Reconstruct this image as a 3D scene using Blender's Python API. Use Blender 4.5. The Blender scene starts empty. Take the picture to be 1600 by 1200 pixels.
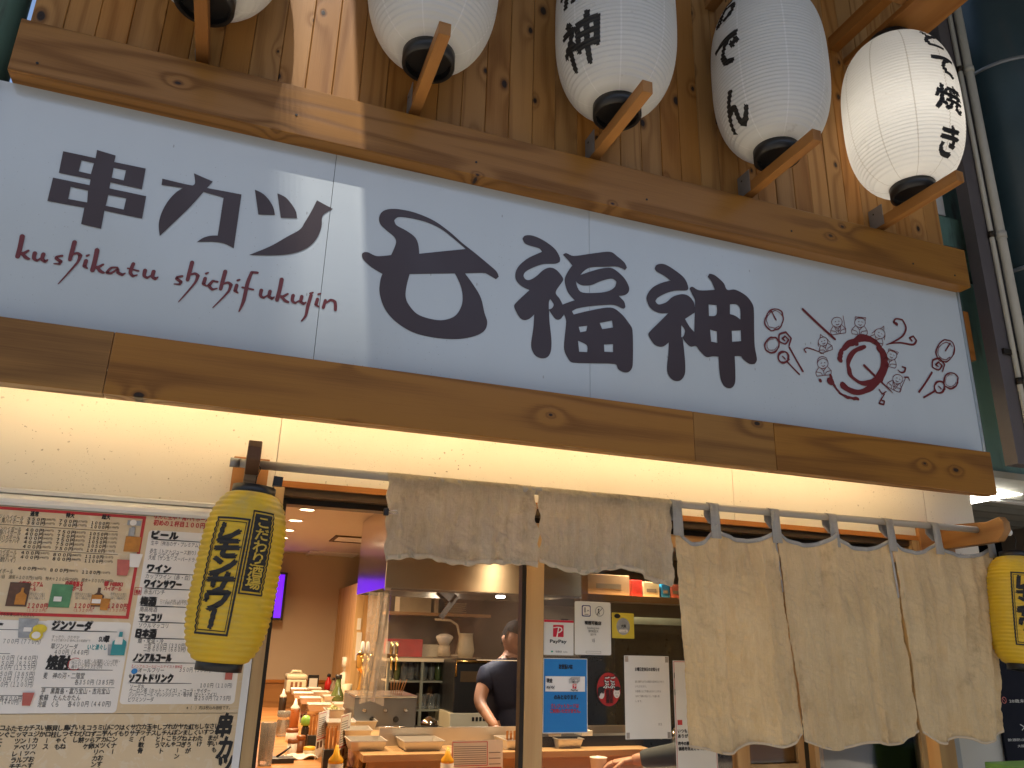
import bpy, bmesh, math, random
from mathutils import Vector, Matrix, noise as mnoise

PI = math.pi
rnd = random.Random(7)
SC = bpy.context.scene
C = SC.collection

# ------------------------------------------------------------------ camera
# world: X right along the facade, Y into the shop (lintel wall at Y = 0), Z up
CR = ((0.93940904, -0.34181339, 0.02596662),     # camera right
      (0.13025488, 0.28585914, -0.94937781),     # camera down
      (0.31708726, 0.89523637, 0.31306152))      # camera forward
FPX, CAM_Y, EYE = 1201.7, -2.6, 1.6
cam = bpy.data.cameras.new('camera')
cam_o = bpy.data.objects.new('camera', cam); C.objects.link(cam_o)
cam.sensor_width = 36.0; cam.lens = 36.0 * FPX / 1600.0
cam.clip_start = 0.02; cam.clip_end = 500
mw = Matrix.Identity(4)
for i in range(3):
    mw[i][0] = CR[0][i]; mw[i][1] = -CR[1][i]; mw[i][2] = -CR[2][i]
mw[1][3] = CAM_Y; mw[2][3] = EYE
cam_o.matrix_world = mw
SC.camera = cam_o

# ------------------------------------------------------------------ sky and sun
SUN_EL, SUN_AZ = math.radians(60), math.radians(-12)     # azimuth from -Y towards -X
W = bpy.data.worlds.new('World'); SC.world = W; W.use_nodes = True
wn = W.node_tree.nodes; wl = W.node_tree.links
sky = wn.new('ShaderNodeTexSky'); sky.sky_type = 'NISHITA'; sky.sun_disc = False
sky.sun_elevation = SUN_EL
sky.altitude = 10; sky.air_density = 1.0; sky.dust_density = 1.5; sky.ozone_density = 1.0
wn['Background'].inputs['Strength'].default_value = 0.12
wl.new(sky.outputs[0], wn['Background'].inputs['Color'])
to_sun = Vector((math.sin(SUN_AZ) * math.cos(SUN_EL), -math.cos(SUN_AZ) * math.cos(SUN_EL), math.sin(SUN_EL)))
sky.sun_rotation = math.atan2(to_sun.x, to_sun.y)
sl = bpy.data.lights.new('sun', 'SUN'); sl.energy = 2.2; sl.angle = math.radians(0.53); sl.color = (1, 0.93, 0.82)
so = bpy.data.objects.new('sun', sl); C.objects.link(so)
so.rotation_euler = to_sun.to_track_quat('Z', 'Y').to_euler()
so.location = (0, -6, 12)
SC.view_settings.view_transform = 'Standard'; SC.view_settings.look = 'None'
SC.view_settings.gamma = 1; SC.view_settings.use_curve_mapping = False
SC.view_settings.exposure = 0.95
SC.cycles.use_denoising = True
try: SC.cycles.denoiser = 'OPENIMAGEDENOISE'
except Exception: pass
SC.cycles.max_bounces = 6; SC.cycles.diffuse_bounces = 3; SC.cycles.glossy_bounces = 3
SC.cycles.transparent_max_bounces = 12; SC.cycles.transmission_bounces = 4
SC.cycles.sample_clamp_indirect = 6; SC.cycles.caustics_reflective = False; SC.cycles.caustics_refractive = False

# ------------------------------------------------------------------ helpers
def ray(x, y):
    a, b = (x - 800) / FPX, (y - 600) / FPX
    return [CR[0][i] * a + CR[1][i] * b + CR[2][i] for i in range(3)]
def at(x, y, Y):                       # photo pixel -> point in the plane of depth Y
    d = ray(x, y); t = (Y - CAM_Y) / d[1]
    return Vector((d[0] * t, Y, EYE + d[2] * t))
def atz(x, y, Z):                      # photo pixel -> point at height Z
    d = ray(x, y); t = (Z - EYE) / d[2]
    return Vector((d[0] * t, CAM_Y + d[1] * t, Z))

def tag(o, label=None, cat=None, group=None, kind=None):
    if label: o['label'] = label
    if cat: o['category'] = cat
    if group: o['group'] = group
    if kind: o['kind'] = kind
    return o
def thing(name, label, cat, loc=(0, 0, 0), group=None, rot=(0, 0, 0)):
    o = bpy.data.objects.new(name, None); C.objects.link(o)
    o.empty_display_size = 0.1; o.location = loc; o.rotation_euler = rot
    return tag(o, label, cat, group)
def copy_tree(o, parent=None):
    c = o.copy(); C.objects.link(c); c.parent = parent
    for ch in list(o.children): copy_tree(ch, c)
    return c

class MB:
    def __init__(s): s.v = []; s.f = []; s.sm = []
    def add(s, v, f, smooth=False, M=None):
        b = len(s.v)
        s.v += [tuple(M @ Vector(p)) if M else tuple(p) for p in v]
        s.f += [tuple(i + b for i in q) for q in f]; s.sm += [smooth] * len(f)
        return s
    def box(s, x0, x1, y0, y1, z0, z1, M=None, bev=0.0):
        if bev > 0:
            bm = bmesh.new(); bmesh.ops.create_cube(bm, size=1)
            for v in bm.verts:
                v.co = Vector(((x0 + x1) / 2 + v.co.x * (x1 - x0), (y0 + y1) / 2 + v.co.y * (y1 - y0), (z0 + z1) / 2 + v.co.z * (z1 - z0)))
            bmesh.ops.bevel(bm, geom=list(bm.edges), offset=bev, segments=2, affect='EDGES', profile=0.5)
            bm.verts.index_update()
            s.add([v.co.copy() for v in bm.verts], [[v.index for v in f.verts] for f in bm.faces], False, M)
            bm.free(); return s
        v = [(x0, y0, z0), (x1, y0, z0), (x1, y1, z0), (x0, y1, z0), (x0, y0, z1), (x1, y0, z1), (x1, y1, z1), (x0, y1, z1)]
        f = [(0, 3, 2, 1), (4, 5, 6, 7), (0, 1, 5, 4), (1, 2, 6, 5), (2, 3, 7, 6), (3, 0, 4, 7)]
        return s.add(v, f, False, M)
    def lathe(s, prof, n=24, M=None, smooth=True, caps=True, cx=0, cy=0):
        v = []; f = []
        for r, z in prof:
            for k in range(n):
                a = 2 * PI * k / n; v.append((cx + r * math.cos(a), cy + r * math.sin(a), z))
        m = len(prof)
        for i in range(m - 1):
            for k in range(n):
                f.append((i * n + k, i * n + (k + 1) % n, (i + 1) * n + (k + 1) % n, (i + 1) * n + k))
        s.add(v, f, smooth, M)
        if caps:
            b = len(s.v) - len(v)
            s.f.append(tuple(b + k for k in reversed(range(n)))); s.sm.append(False)
            s.f.append(tuple(b + (m - 1) * n + k for k in range(n))); s.sm.append(False)
        return s
    def tube(s, pts, r, n=8, M=None, caps=True):
        pts = [Vector(p) for p in pts]; v = []; f = []
        rs = r if isinstance(r, (list, tuple)) else [r] * len(pts)
        up = None
        for i, p in enumerate(pts):
            d = (pts[min(i + 1, len(pts) - 1)] - pts[max(i - 1, 0)]).normalized()
            if up is None: up = Vector((0, 0, 1)) if abs(d.z) < 0.9 else Vector((1, 0, 0))
            a = d.cross(up).normalized(); b = a.cross(d).normalized(); up = b
            for k in range(n):
                t = 2 * PI * k / n; v.append(p + (a * math.cos(t) + b * math.sin(t)) * rs[i])
        for i in range(len(pts) - 1):
            for k in range(n):
                f.append((i * n + k, i * n + (k + 1) % n, (i + 1) * n + (k + 1) % n, (i + 1) * n + k))
        s.add(v, f, True, M)
        if caps:
            b = len(s.v) - len(v)
            s.f.append(tuple(b + k for k in reversed(range(n)))); s.sm.append(False)
            s.f.append(tuple(b + (len(pts) - 1) * n + k for k in range(n))); s.sm.append(False)
        return s
    def prism(s, poly, axis, a0, a1, M=None):          # polygon extruded along an axis
        def P(p, a): return {'x': (a, p[0], p[1]), 'y': (p[0], a, p[1]), 'z': (p[0], p[1], a)}[axis]
        n = len(poly)
        v = [P(p, a0) for p in poly] + [P(p, a1) for p in poly]
        f = [tuple(range(n)), tuple(reversed(range(n, 2 * n)))]
        f += [(i, (i + 1) % n, n + (i + 1) % n, n + i) for i in range(n)]
        return s.add(v, f, False, M)
    def build(s, name, m, parent=None, bevel=0.0, fix=True):
        me = bpy.data.meshes.new(name); me.from_pydata(s.v, [], s.f)
        me.polygons.foreach_set('use_smooth', s.sm); me.update()
        if fix:
            bm = bmesh.new(); bm.from_mesh(me); bmesh.ops.recalc_face_normals(bm, faces=bm.faces)
            bm.to_mesh(me); bm.free()
        if m: me.materials.append(m)
        o = bpy.data.objects.new(name, me); C.objects.link(o); o.parent = parent
        if bevel > 0:
            b = o.modifiers.new('bevel', 'BEVEL'); b.width = bevel; b.segments = 2; b.limit_method = 'ANGLE'; b.angle_limit = math.radians(40)
        return o
def Box(name, m, parent, x0, x1, y0, y1, z0, z1, bev=0.0):
    return MB().box(x0, x1, y0, y1, z0, z1, bev=bev).build(name, m, parent)
def grid(fn, nu, nv, name, m, parent=None, thick=0):
    v = [fn(i / nu, j / nv) for j in range(nv + 1) for i in range(nu + 1)]
    f = [(j * (nu + 1) + i, j * (nu + 1) + i + 1, (j + 1) * (nu + 1) + i + 1, (j + 1) * (nu + 1) + i) for j in range(nv) for i in range(nu)]
    mb = MB(); mb.add(v, f, True); o = mb.build(name, m, parent, fix=False)
    if thick:
        md = o.modifiers.new('thickness', 'SOLIDIFY'); md.thickness = thick
    return o

# ------------------------------------------------------------------ materials
class NT:
    def __init__(s, name):
        s.m = bpy.data.materials.new(name); s.m.use_nodes = True
        s.t = s.m.node_tree; s.n = s.t.nodes; s.b = s.n['Principled BSDF']; s.out = s.n['Material Output']
    def new(s, ty, **kw):
        nd = s.n.new(ty)
        for k, v in kw.items(): setattr(nd, k, v)
        return nd
    def link(s, a, b): s.t.links.new(a, b)
    def put(s, sock, v):
        if hasattr(v, 'is_output'): s.link(v, sock)
        else: sock.default_value = v
    def math(s, op, a, b=0.0, c=None, clamp=False):
        nd = s.new('ShaderNodeMath', operation=op, use_clamp=clamp)
        s.put(nd.inputs[0], a); s.put(nd.inputs[1], b)
        if c is not None: s.put(nd.inputs[2], c)
        return nd.outputs[0]
    def ss(s, v, a, b):                                # smoothstep
        nd = s.new('ShaderNodeMapRange', interpolation_type='SMOOTHSTEP')
        s.put(nd.inputs[0], v); nd.inputs[1].default_value = a; nd.inputs[2].default_value = b
        return nd.outputs[0]
    def mix(s, f, a, b, blend='MIX'):
        nd = s.new('ShaderNodeMix', data_type='RGBA', blend_type=blend)
        s.put(nd.inputs[0], f); s.put(nd.inputs[6], a); s.put(nd.inputs[7], b)
        return nd.outputs[2]
    def coord(s, scale=(1, 1, 1), rand=0.0, kind='Object'):
        tc = s.new('ShaderNodeTexCoord'); v = tc.outputs[kind]
        if rand:
            oi = s.new('ShaderNodeObjectInfo'); cb = s.new('ShaderNodeCombineXYZ')
            for i, k in enumerate((37.0, 53.0, 71.0)): s.link(s.math('MULTIPLY', oi.outputs['Random'], k * rand), cb.inputs[i])
            va = s.new('ShaderNodeVectorMath', operation='ADD'); s.link(v, va.inputs[0]); s.link(cb.outputs[0], va.inputs[1]); v = va.outputs[0]
        mp = s.new('ShaderNodeMapping'); s.link(v, mp.inputs[0]); mp.inputs['Scale'].default_value = scale
        return mp.outputs[0]
    def noise(s, vec, scale, detail=3.0, rough=0.55, dist=0.0):
        nd = s.new('ShaderNodeTexNoise'); s.link(vec, nd.inputs['Vector'])
        nd.inputs['Scale'].default_value = scale; nd.inputs['Detail'].default_value = detail
        nd.inputs['Roughness'].default_value = rough; nd.inputs['Distortion'].default_value = dist
        return nd.outputs['Fac']
    def voro(s, vec, scale, rand=1.0, feature='F1'):   # 2D, in the plane of the facade
        sp = s.new('ShaderNodeSeparateXYZ'); s.link(vec, sp.inputs[0]); cb = s.new('ShaderNodeCombineXYZ')
        s.link(sp.outputs[0], cb.inputs[0]); s.link(sp.outputs[2], cb.inputs[1]); vec = cb.outputs[0]
        nd = s.new('ShaderNodeTexVoronoi', feature=feature, voronoi_dimensions='2D'); s.link(vec, nd.inputs['Vector'])
        nd.inputs['Scale'].default_value = scale; nd.inputs['Randomness'].default_value = rand
        return nd
    def bump(s, h, strength, dist=0.002):
        nd = s.new('ShaderNodeBump'); nd.inputs['Strength'].default_value = strength; nd.inputs['Distance'].default_value = dist
        s.link(h, nd.inputs['Height']); s.link(nd.outputs[0], s.b.inputs['Normal']); return nd.outputs[0]
    def set(s, col=None, rough=None, metal=None, spec=None, **kw):
        if col is not None: s.put(s.b.inputs['Base Color'], col if hasattr(col, 'is_output') else (*col, 1))
        if rough is not None: s.put(s.b.inputs['Roughness'], rough)
        if metal is not None: s.put(s.b.inputs['Metallic'], metal)
        if spec is not None: s.put(s.b.inputs['Specular IOR Level'], spec)
        for k, v in kw.items(): s.put(s.b.inputs[k.replace('_', ' ')], v)
        return s
def rgb(r, g, b):                                     # sRGB 0-255 to linear
    return tuple(((c / 255) / 12.92 if c / 255 <= 0.04045 else ((c / 255 + 0.055) / 1.055) ** 2.4) for c in (r, g, b))
def c4(c): return (*c, 1)
def plain(name, col, rough=0.5, metal=0.0, spec=0.5, var=0.12, scale=9.0, bump=0.0):
    t = NT(name); v = t.coord(rand=0.3)
    n = t.noise(v, scale, 4)
    k = t.math('MULTIPLY_ADD', n, 2 * var, 1 - var)
    mx = t.mix(1.0, c4(col), (1, 1, 1, 1), 'MULTIPLY'); nd = mx.node
    cb = t.new('ShaderNodeCombineColor')
    for i in range(3): t.link(k, cb.inputs[i])
    t.link(cb.outputs[0], nd.inputs[7])
    r = t.math('MULTIPLY_ADD', t.noise(v, scale * 2.3, 2), 0.16, rough - 0.08, clamp=True)
    t.set(mx, r, metal, spec)
    if bump: t.bump(t.noise(v, scale * 8, 3), bump, 0.002)
    return t.m
def wood(name, axis, light, dark, knots=0.0, ringn=16.0, stretch=0.10, fine=0.25, rough=0.5, obj_var=0.22, grain=0.55, ksize=0.010):
    t = NT(name)
    sc = [1, 1, 1]; sc['xyz'.index(axis)] = stretch
    v0 = t.coord(rand=1.0); v = t.coord(tuple(sc), rand=1.0)
    n = t.noise(v, 3.2, 2, 0.45)
    val = n
    kmask = None
    if knots:
        ks = [1, 1, 1]; ks['xyz'.index(axis)] = 0.62
        vk = t.coord(tuple(ks), rand=1.0)
        wob = t.noise(v0, 30, 2)
        vo = t.voro(vk, knots)
        d = t.math('DIVIDE', t.math('ADD', vo.outputs['Distance'], t.math('MULTIPLY_ADD', wob, 0.03, -0.015)), knots)
        val = t.math('ADD', n, t.math('MULTIPLY', t.math('POWER', 2.718, t.math('MULTIPLY', d, -55.0)), 0.12))
        sz = t.math('MULTIPLY_ADD', vo.outputs['Color'], ksize, ksize * 0.3)
        kmask = t.math('SUBTRACT', 1.0, t.ss(t.math('DIVIDE', d, sz), 0.75, 1.25))
        khalo = t.math('SUBTRACT', 1.0, t.ss(t.math('DIVIDE', d, sz), 1.0, 2.6))
    ring = t.math('MULTIPLY_ADD', t.math('SINE', t.math('MULTIPLY', val, ringn * 6.28)), 0.5, 0.5)
    ring = t.math('POWER', ring, 2.6)
    fs = [1, 1, 1]; fs['xyz'.index(axis)] = 0.02
    fb = t.noise(t.coord(tuple(fs), rand=1.0), 260, 2, 0.6)
    blot = t.noise(v0, 2.3, 3)
    f = t.math('ADD', t.math('MULTIPLY', ring, grain), t.math('MULTIPLY', t.math('SUBTRACT', fb, 0.5), fine * 2))
    f = t.math('ADD', f, t.math('MULTIPLY', t.math('SUBTRACT', blot, 0.5), 0.7), clamp=True)
    col = t.mix(f, c4(light), c4(dark))
    oi = t.new('ShaderNodeObjectInfo')
    hs = t.new('ShaderNodeHueSaturation'); t.link(col, hs.inputs['Color'])
    t.link(t.math('MULTIPLY_ADD', oi.outputs['Random'], obj_var * 2, 1 - obj_var), hs.inputs['Value'])
    r2 = t.math('FRACT', t.math('MULTIPLY', oi.outputs['Random'], 17.3))
    t.link(t.math('MULTIPLY_ADD', r2, 0.010, 0.495), hs.inputs['Hue'])
    t.link(t.math('MULTIPLY_ADD', r2, -0.12, 1.06), hs.inputs['Saturation'])
    col = hs.outputs[0]
    if kmask is not None:
        col = t.mix(t.math('MULTIPLY', khalo, 0.55), col, (0.10, 0.035, 0.010, 1))
        col = t.mix(t.math('MULTIPLY', kmask, 0.94), col, (0.016, 0.011, 0.009, 1))
    t.set(col, t.math('MULTIPLY_ADD', f, 0.2, rough - 0.08), spec=0.28)
    h = t.math('ADD', t.math('MULTIPLY', fb, 0.6), t.math('MULTIPLY', ring, -0.5))
    t.bump(h, 0.25, 0.0015)
    return t.m
def emis(name, col, strength, base=0.8):
    t = NT(name); t.set((base, base, base), 0.4)
    t.b.inputs['Emission Color'].default_value = c4(col); t.b.inputs['Emission Strength'].default_value = strength
    return t.m

M = {}
M['plank'] = wood('cedar_plank', 'z', (0.43, 0.208, 0.058), (0.235, 0.095, 0.021), knots=5.6, ringn=15, stretch=0.06, fine=.36, grain=0.62, obj_var=.13)
M['beam'] = wood('stained_beam', 'x', (0.31, 0.150, 0.037), (0.155, 0.066, 0.0145), ksize=.007, knots=3.4, ringn=17, stretch=0.05, fine=.42, grain=.72, rough=0.38, obj_var=0.05)
M['bracket'] = wood('bracket_wood', 'y', (0.36, 0.165, 0.048), (0.22, 0.088, 0.024), ringn=9, rough=0.5, obj_var=0.12)
M['door_wood'] = wood('door_wood', 'z', (0.58, 0.37, 0.17), (0.42, 0.235, 0.09), ringn=12, rough=0.42, obj_var=0.08)
M['trim_wood'] = wood('trim_wood', 'x', (0.46, 0.20, 0.06), (0.29, 0.11, 0.03), ringn=8, rough=0.42, obj_var=0.05)
M['counter_wood'] = wood('counter_wood', 'x', (0.52, 0.36, 0.195), (0.41, 0.265, 0.13), ringn=9, rough=0.35, obj_var=0.04)
M['dark_wood'] = wood('dark_peg_wood', 'z', (0.11, 0.045, 0.018), (0.05, 0.02, 0.009), ringn=9, rough=0.45)
M['black_plastic'] = plain('black_plastic', (0.012, 0.012, 0.013), 0.38)
M['dark_metal'] = plain('dark_aluminium', (0.035, 0.026, 0.018), 0.42, 0.6)
M['bronze'] = plain('bronze_track', (0.10, 0.062, 0.03), 0.45, 0.4)
M['alu'] = plain('aluminium', (0.55, 0.60, 0.62), 0.35, 0.7)
M['galv'] = plain('galvanised', (0.32, 0.33, 0.34), 0.5, 0.6)
M['white'] = plain('white_paint', (0.74, 0.73, 0.70), 0.55, var=0.06)
M['paper'] = plain('paper', (0.76, 0.74, 0.68), 0.75, var=0.04, scale=14)
M['ink'] = plain('black_ink', (0.012, 0.011, 0.011), 0.55)
M['ink_grey'] = plain('grey_ink', (0.22, 0.20, 0.18), 0.7)
M['ink_red'] = plain('red_ink', (0.52, 0.035, 0.035), 0.6)
M['ink_teal'] = plain('teal_ink', (0.04, 0.28, 0.30), 0.6)
M['vinyl'] = plain('plum_vinyl', (0.040, 0.020, 0.021), 0.36, var=0.06, scale=3)
M['vinyl_red'] = plain('maroon_vinyl', (0.15, 0.017, 0.019), 0.35, var=0.06)
M['steel'] = None
def steel(name, col=(0.72, 0.69, 0.64), rough=0.24, axis='x'):
    t = NT(name); s = [1, 1, 1]; s['xyz'.index(axis)] = 0.015
    n = t.noise(t.coord(tuple(s)), 300, 2); n2 = t.noise(t.coord(), 3, 3)
    t.set(col, t.math('ADD', t.math('MULTIPLY', n, 0.05), t.math('MULTIPLY_ADD', n2, 0.10, rough - 0.06)), 1.0)
    return t.m
M['steel'] = steel('brushed_steel')
M['steel_v'] = steel('brushed_hood_steel', (0.60, 0.55, 0.46), 0.27, 'z')
def brushed(name, col, rough, aniso, rot):
    t = NT(name); tg = t.new('ShaderNodeTangent', direction_type='RADIAL', axis='Z'); n = t.noise(t.coord((1, 1, 6)), 5, 3)
    t.set(col, t.math('MULTIPLY_ADD', n, .06, rough), 1.0); t.b.inputs['Anisotropic'].default_value = aniso; t.b.inputs['Anisotropic Rotation'].default_value = rot
    t.link(tg.outputs[0], t.b.inputs['Tangent']); return t.m
M['steel_v'] = brushed('brushed_hood_steel', (.47, .41, .32), .22, .85, .25)
M['splash'] = brushed('brushed_splashback', (.60, .56, .50), .34, .7, .25)
M['tray_steel'] = plain('pressed_tray_steel', (.66, .63, .58), .30, .45, var=.04, scale=1.5)
M['chrome'] = plain('chrome', (0.75, 0.72, 0.68), 0.12, 1.0, var=0.02)
M['brass'] = plain('polished_brass', (0.75, 0.50, 0.16), 0.16, 1.0, var=0.04)
M['copper'] = plain('copper', (0.70, 0.30, 0.15), 0.2, 1.0, var=0.04)
def glassy(name, tint=(1, 1, 1), haze=0.0, hazecol=(0.5, 0.47, 0.44), rough=0.03, base_refl=0.0):
    t = NT(name); t.n.remove(t.b)
    tr = t.new('ShaderNodeBsdfTransparent'); tr.inputs[0].default_value = c4(tint)
    gl = t.new('ShaderNodeBsdfGlossy'); gl.inputs['Roughness'].default_value = rough
    fr = t.new('ShaderNodeFresnel'); fr.inputs[0].default_value = 1.45
    a = t.new('ShaderNodeMixShader'); t.link(t.math('ADD', fr.outputs[0], base_refl, clamp=True), a.inputs[0])
    t.link(tr.outputs[0], a.inputs[1]); t.link(gl.outputs[0], a.inputs[2]); out = a
    if haze:
        df = t.new('ShaderNodeBsdfDiffuse'); df.inputs[0].default_value = c4(hazecol)
        n = t.noise(t.coord(), 2.2, 4, 0.6)
        b = t.new('ShaderNodeMixShader'); t.link(t.math('MULTIPLY', t.ss(n, 0.2, 0.8), haze * 1.6), b.inputs[0])
        t.link(a.outputs[0], b.inputs[1]); t.link(df.outputs[0], b.inputs[2]); out = b
    t.link(out.outputs[0], t.out.inputs[0]); return t.m
M['glass'] = glassy('window_glass', (0.96, 0.98, 0.97))
M['tumbler'] = glassy('tumbler_glass', (0.98, 0.98, 0.97), 0.28, (0.85, 0.80, 0.74), 0.03, 0.0)
M['acrylic'] = glassy('hazy_acrylic', (0.86, 0.85, 0.86), 0.16, (0.20, 0.175, 0.185), 0.06)
M['film'] = glassy('clear_vinyl_film', (0.90, 0.88, 0.86), 0.42, (0.62, 0.56, 0.50), 0.12, 0.08)

# ------------------------------------------------------------------ lettering helpers
_tc = bpy.data.curves.new('lettering_source', 'FONT'); _tc.resolution_u = 2
_to = bpy.data.objects.new('lettering_source', _tc)
_cache = {}
def glyphs(s):                                        # flat outline mesh of a string, size 1
    if s in _cache: return _cache[s]
    _tc.body = s; _tc.size = 1.0
    me = bpy.data.meshes.new_from_object(_to)
    v = [(p.co.x, p.co.y) for p in me.vertices]; f = [tuple(p.vertices) for p in me.polygons]
    bpy.data.meshes.remove(me)
    if v:
        x0 = min(p[0] for p in v); x1 = max(p[0] for p in v); y0 = min(p[1] for p in v); y1 = max(p[1] for p in v)
    else: x0 = x1 = y0 = y1 = 0
    _cache[s] = (v, f, x0, x1, y0, y1); return _cache[s]
class Print:                                          # collects flat shapes (u, v, lift)
    def __init__(s): s.v = []; s.f = []; s.k = 0
    def raw(s, v, f):
        b = len(s.v); s.k += 1; z = 0.00004 * (s.k % 24)
        s.v += [(p[0], p[1], z) for p in v]; s.f += [tuple(i + b for i in q) for q in f]
    def text(s, st, u0, u1, v0, h, bold=0.0, shear=0.0, curve=0.0):
        """string from u0 to u1 (u1 None keeps proportions), base at v0, full-width glyph height h"""
        v, f, x0, x1, y0, y1 = glyphs(st)
        if not v: return
        sy = h / 0.86
        sx = (u1 - u0) / (x1 - x0) if u1 is not None else sy
        base = [(u0 + (p[0] - x0) * sx + shear * (p[1]) * sy, v0 + p[1] * sy) for p in v]
        offs = [(0, 0)] if not bold else [(bold * math.cos(a), bold * math.sin(a)) for a in (0.4, 1.97, 3.54, 5.11)] + [(0, 0)]
        for dx, dy in offs: s.raw([(p[0] + dx, p[1] + dy) for p in base], f)
    def vtext(s, st, uc, vtop, pitch, h, w=None, bold=0.0, shear=0.0, jitter=0.0):   # vertical writing, one glyph under another
        for i, ch in enumerate(st):
            if ch in ' \u3000': continue
            c2 = {'ー': '|', '（': '⌒', '）': '⌣'}.get(ch, ch)
            v, f, x0, x1, y0, y1 = glyphs(c2)
            if not v: continue
            cx, cy = (x0 + x1) / 2, (y0 + y1) / 2
            k = h / 0.86
            if c2 == '|': k *= 0.8
            kw = (w or h) / 0.86
            yc = vtop - pitch * (i + 0.5)
            base = [(uc + (p[0] - cx) * kw + shear * (p[1] - cy) * k, yc + (p[1] - cy) * k + jitter * (p[0] - cx) * k) for p in v]
            offs = [(0, 0)] if not bold else [(bold * math.cos(a), bold * math.sin(a)) for a in (0.4, 1.97, 3.54, 5.11)] + [(0, 0)]
            for dx, dy in offs: s.raw([(p[0] + dx, p[1] + dy) for p in base], f)
    def rect(s, u0, u1, v0, v1): s.raw([(u0, v0), (u1, v0), (u1, v1), (u0, v1)], [(0, 1, 2, 3)])
    def frame(s, u0, u1, v0, v1, t):
        s.rect(u0, u1, v1 - t, v1); s.rect(u0, u1, v0, v0 + t); s.rect(u0, u0 + t, v0 + t, v1 - t); s.rect(u1 - t, u1, v0 + t, v1 - t)
    def poly(s, pts): s.raw(pts, [tuple(range(len(pts)))])
    def disc(s, u, v, r, ry=None, n=20): s.poly([(u + r * math.cos(2 * PI * k / n), v + (ry or r) * math.sin(2 * PI * k / n)) for k in range(n)])
    def rrect(s, u0, u1, v0, v1, r):
        p = []
        for cx, cy, a in ((u1 - r, v1 - r, 0), (u0 + r, v1 - r, 1), (u0 + r, v0 + r, 2), (u1 - r, v0 + r, 3)):
            p += [(cx + r * math.cos(PI / 2 * (a + k / 5)), cy + r * math.sin(PI / 2 * (a + k / 5))) for k in range(6)]
        s.poly(p)
    def stroke(s, pts, w, smooth=True):
        if smooth and len(pts) > 2: pts, w = catmull(pts, w)
        n = len(pts); ws = w if isinstance(w, (list, tuple)) else [w] * n
        L = []; Rr = []
        for i, p in enumerate(pts):
            a = pts[max(i - 1, 0)]; b = pts[min(i + 1, n - 1)]
            dx, dy = b[0] - a[0], b[1] - a[1]; q = math.hypot(dx, dy) or 1
            L.append((p[0] - dy / q * ws[i] / 2, p[1] + dx / q * ws[i] / 2)); Rr.append((p[0] + dy / q * ws[i] / 2, p[1] - dx / q * ws[i] / 2))
        s.raw(L + Rr, [(i, i + 1, n + i + 1, n + i) for i in range(n - 1)])
        for p, ww in ((pts[0], ws[0]), (pts[-1], ws[-1])):
            if ww > 0: s.disc(p[0], p[1], ww / 2 * 0.99, n=8)
    def build(s, name, m, parent, fn=None, cuts=None):
        v = s.v; f = s.f
        if cuts:                                      # slice into a grid so that it can be bent
            bm = bmesh.new(); vs = [bm.verts.new(p) for p in v]
            for q in f:
                try: bm.faces.new([vs[i] for i in q])
                except ValueError: pass
            for ax, lst in cuts:
                for c in lst:
                    co = (c, 0, 0) if ax == 0 else (0, c, 0); no = (1, 0, 0) if ax == 0 else (0, 1, 0)
                    bmesh.ops.bisect_plane(bm, geom=bm.verts[:] + bm.edges[:] + bm.faces[:], plane_co=co, plane_no=no)
            bm.verts.index_update()
            v = [tuple(x.co) for x in bm.verts]; f = [tuple(x.index for x in q.verts) for q in bm.faces]; bm.free()
        mb = MB(); mb.add([fn(*p) for p in v], f, bool(cuts))
        return mb.build(name, m, parent, fix=False)
def catmull(pts, w=None, n=6, closed=False, corner=1.1):
    N = len(pts); out = []; wo = []
    ws = w if isinstance(w, (list, tuple)) else [w] * N
    if w is not None and isinstance(w, (list, tuple)) and len(ws) != N:
        ws = [ws[0] + (ws[-1] - ws[0]) * i / (N - 1) if len(ws) == 2 else ws[round(i * (len(ws) - 1) / (N - 1))] for i in range(N)]
    def tan(i):
        if not closed and (i == 0 or i == N - 1): return (0, 0)
        a, b, c = pts[(i - 1) % N], pts[i % N], pts[(i + 1) % N]
        t1 = math.atan2(b[1] - a[1], b[0] - a[0]); t2 = math.atan2(c[1] - b[1], c[0] - b[0])
        if abs((t2 - t1 + PI) % (2 * PI) - PI) > corner: return (0, 0)
        return ((c[0] - a[0]) / 2, (c[1] - a[1]) / 2)
    R = range(N if closed else N - 1)
    for i in R:
        p, q = pts[i], pts[(i + 1) % N]; m0, m1 = tan(i), tan((i + 1) % N)
        Ls = math.hypot(q[0] - p[0], q[1] - p[1])
        def lim(m):
            k = math.hypot(*m); return m if k <= Ls * 1.3 or k == 0 else (m[0] * Ls * 1.3 / k, m[1] * Ls * 1.3 / k)
        m0, m1 = lim(m0), lim(m1)
        for k in range(n):
            t = k / n; h00 = 2 * t**3 - 3 * t * t + 1; h10 = t**3 - 2 * t * t + t; h01 = -2 * t**3 + 3 * t * t; h11 = t**3 - t * t
            out.append((h00 * p[0] + h10 * m0[0] + h01 * q[0] + h11 * m1[0], h00 * p[1] + h10 * m0[1] + h01 * q[1] + h11 * m1[1]))
            wo.append(None if w is None else ws[i] + (ws[(i + 1) % N] - ws[i]) * t)
    if not closed: out.append(pts[-1]); wo.append(None if w is None else ws[-1])
    return (out, wo) if w is not None else (out, None)
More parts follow.
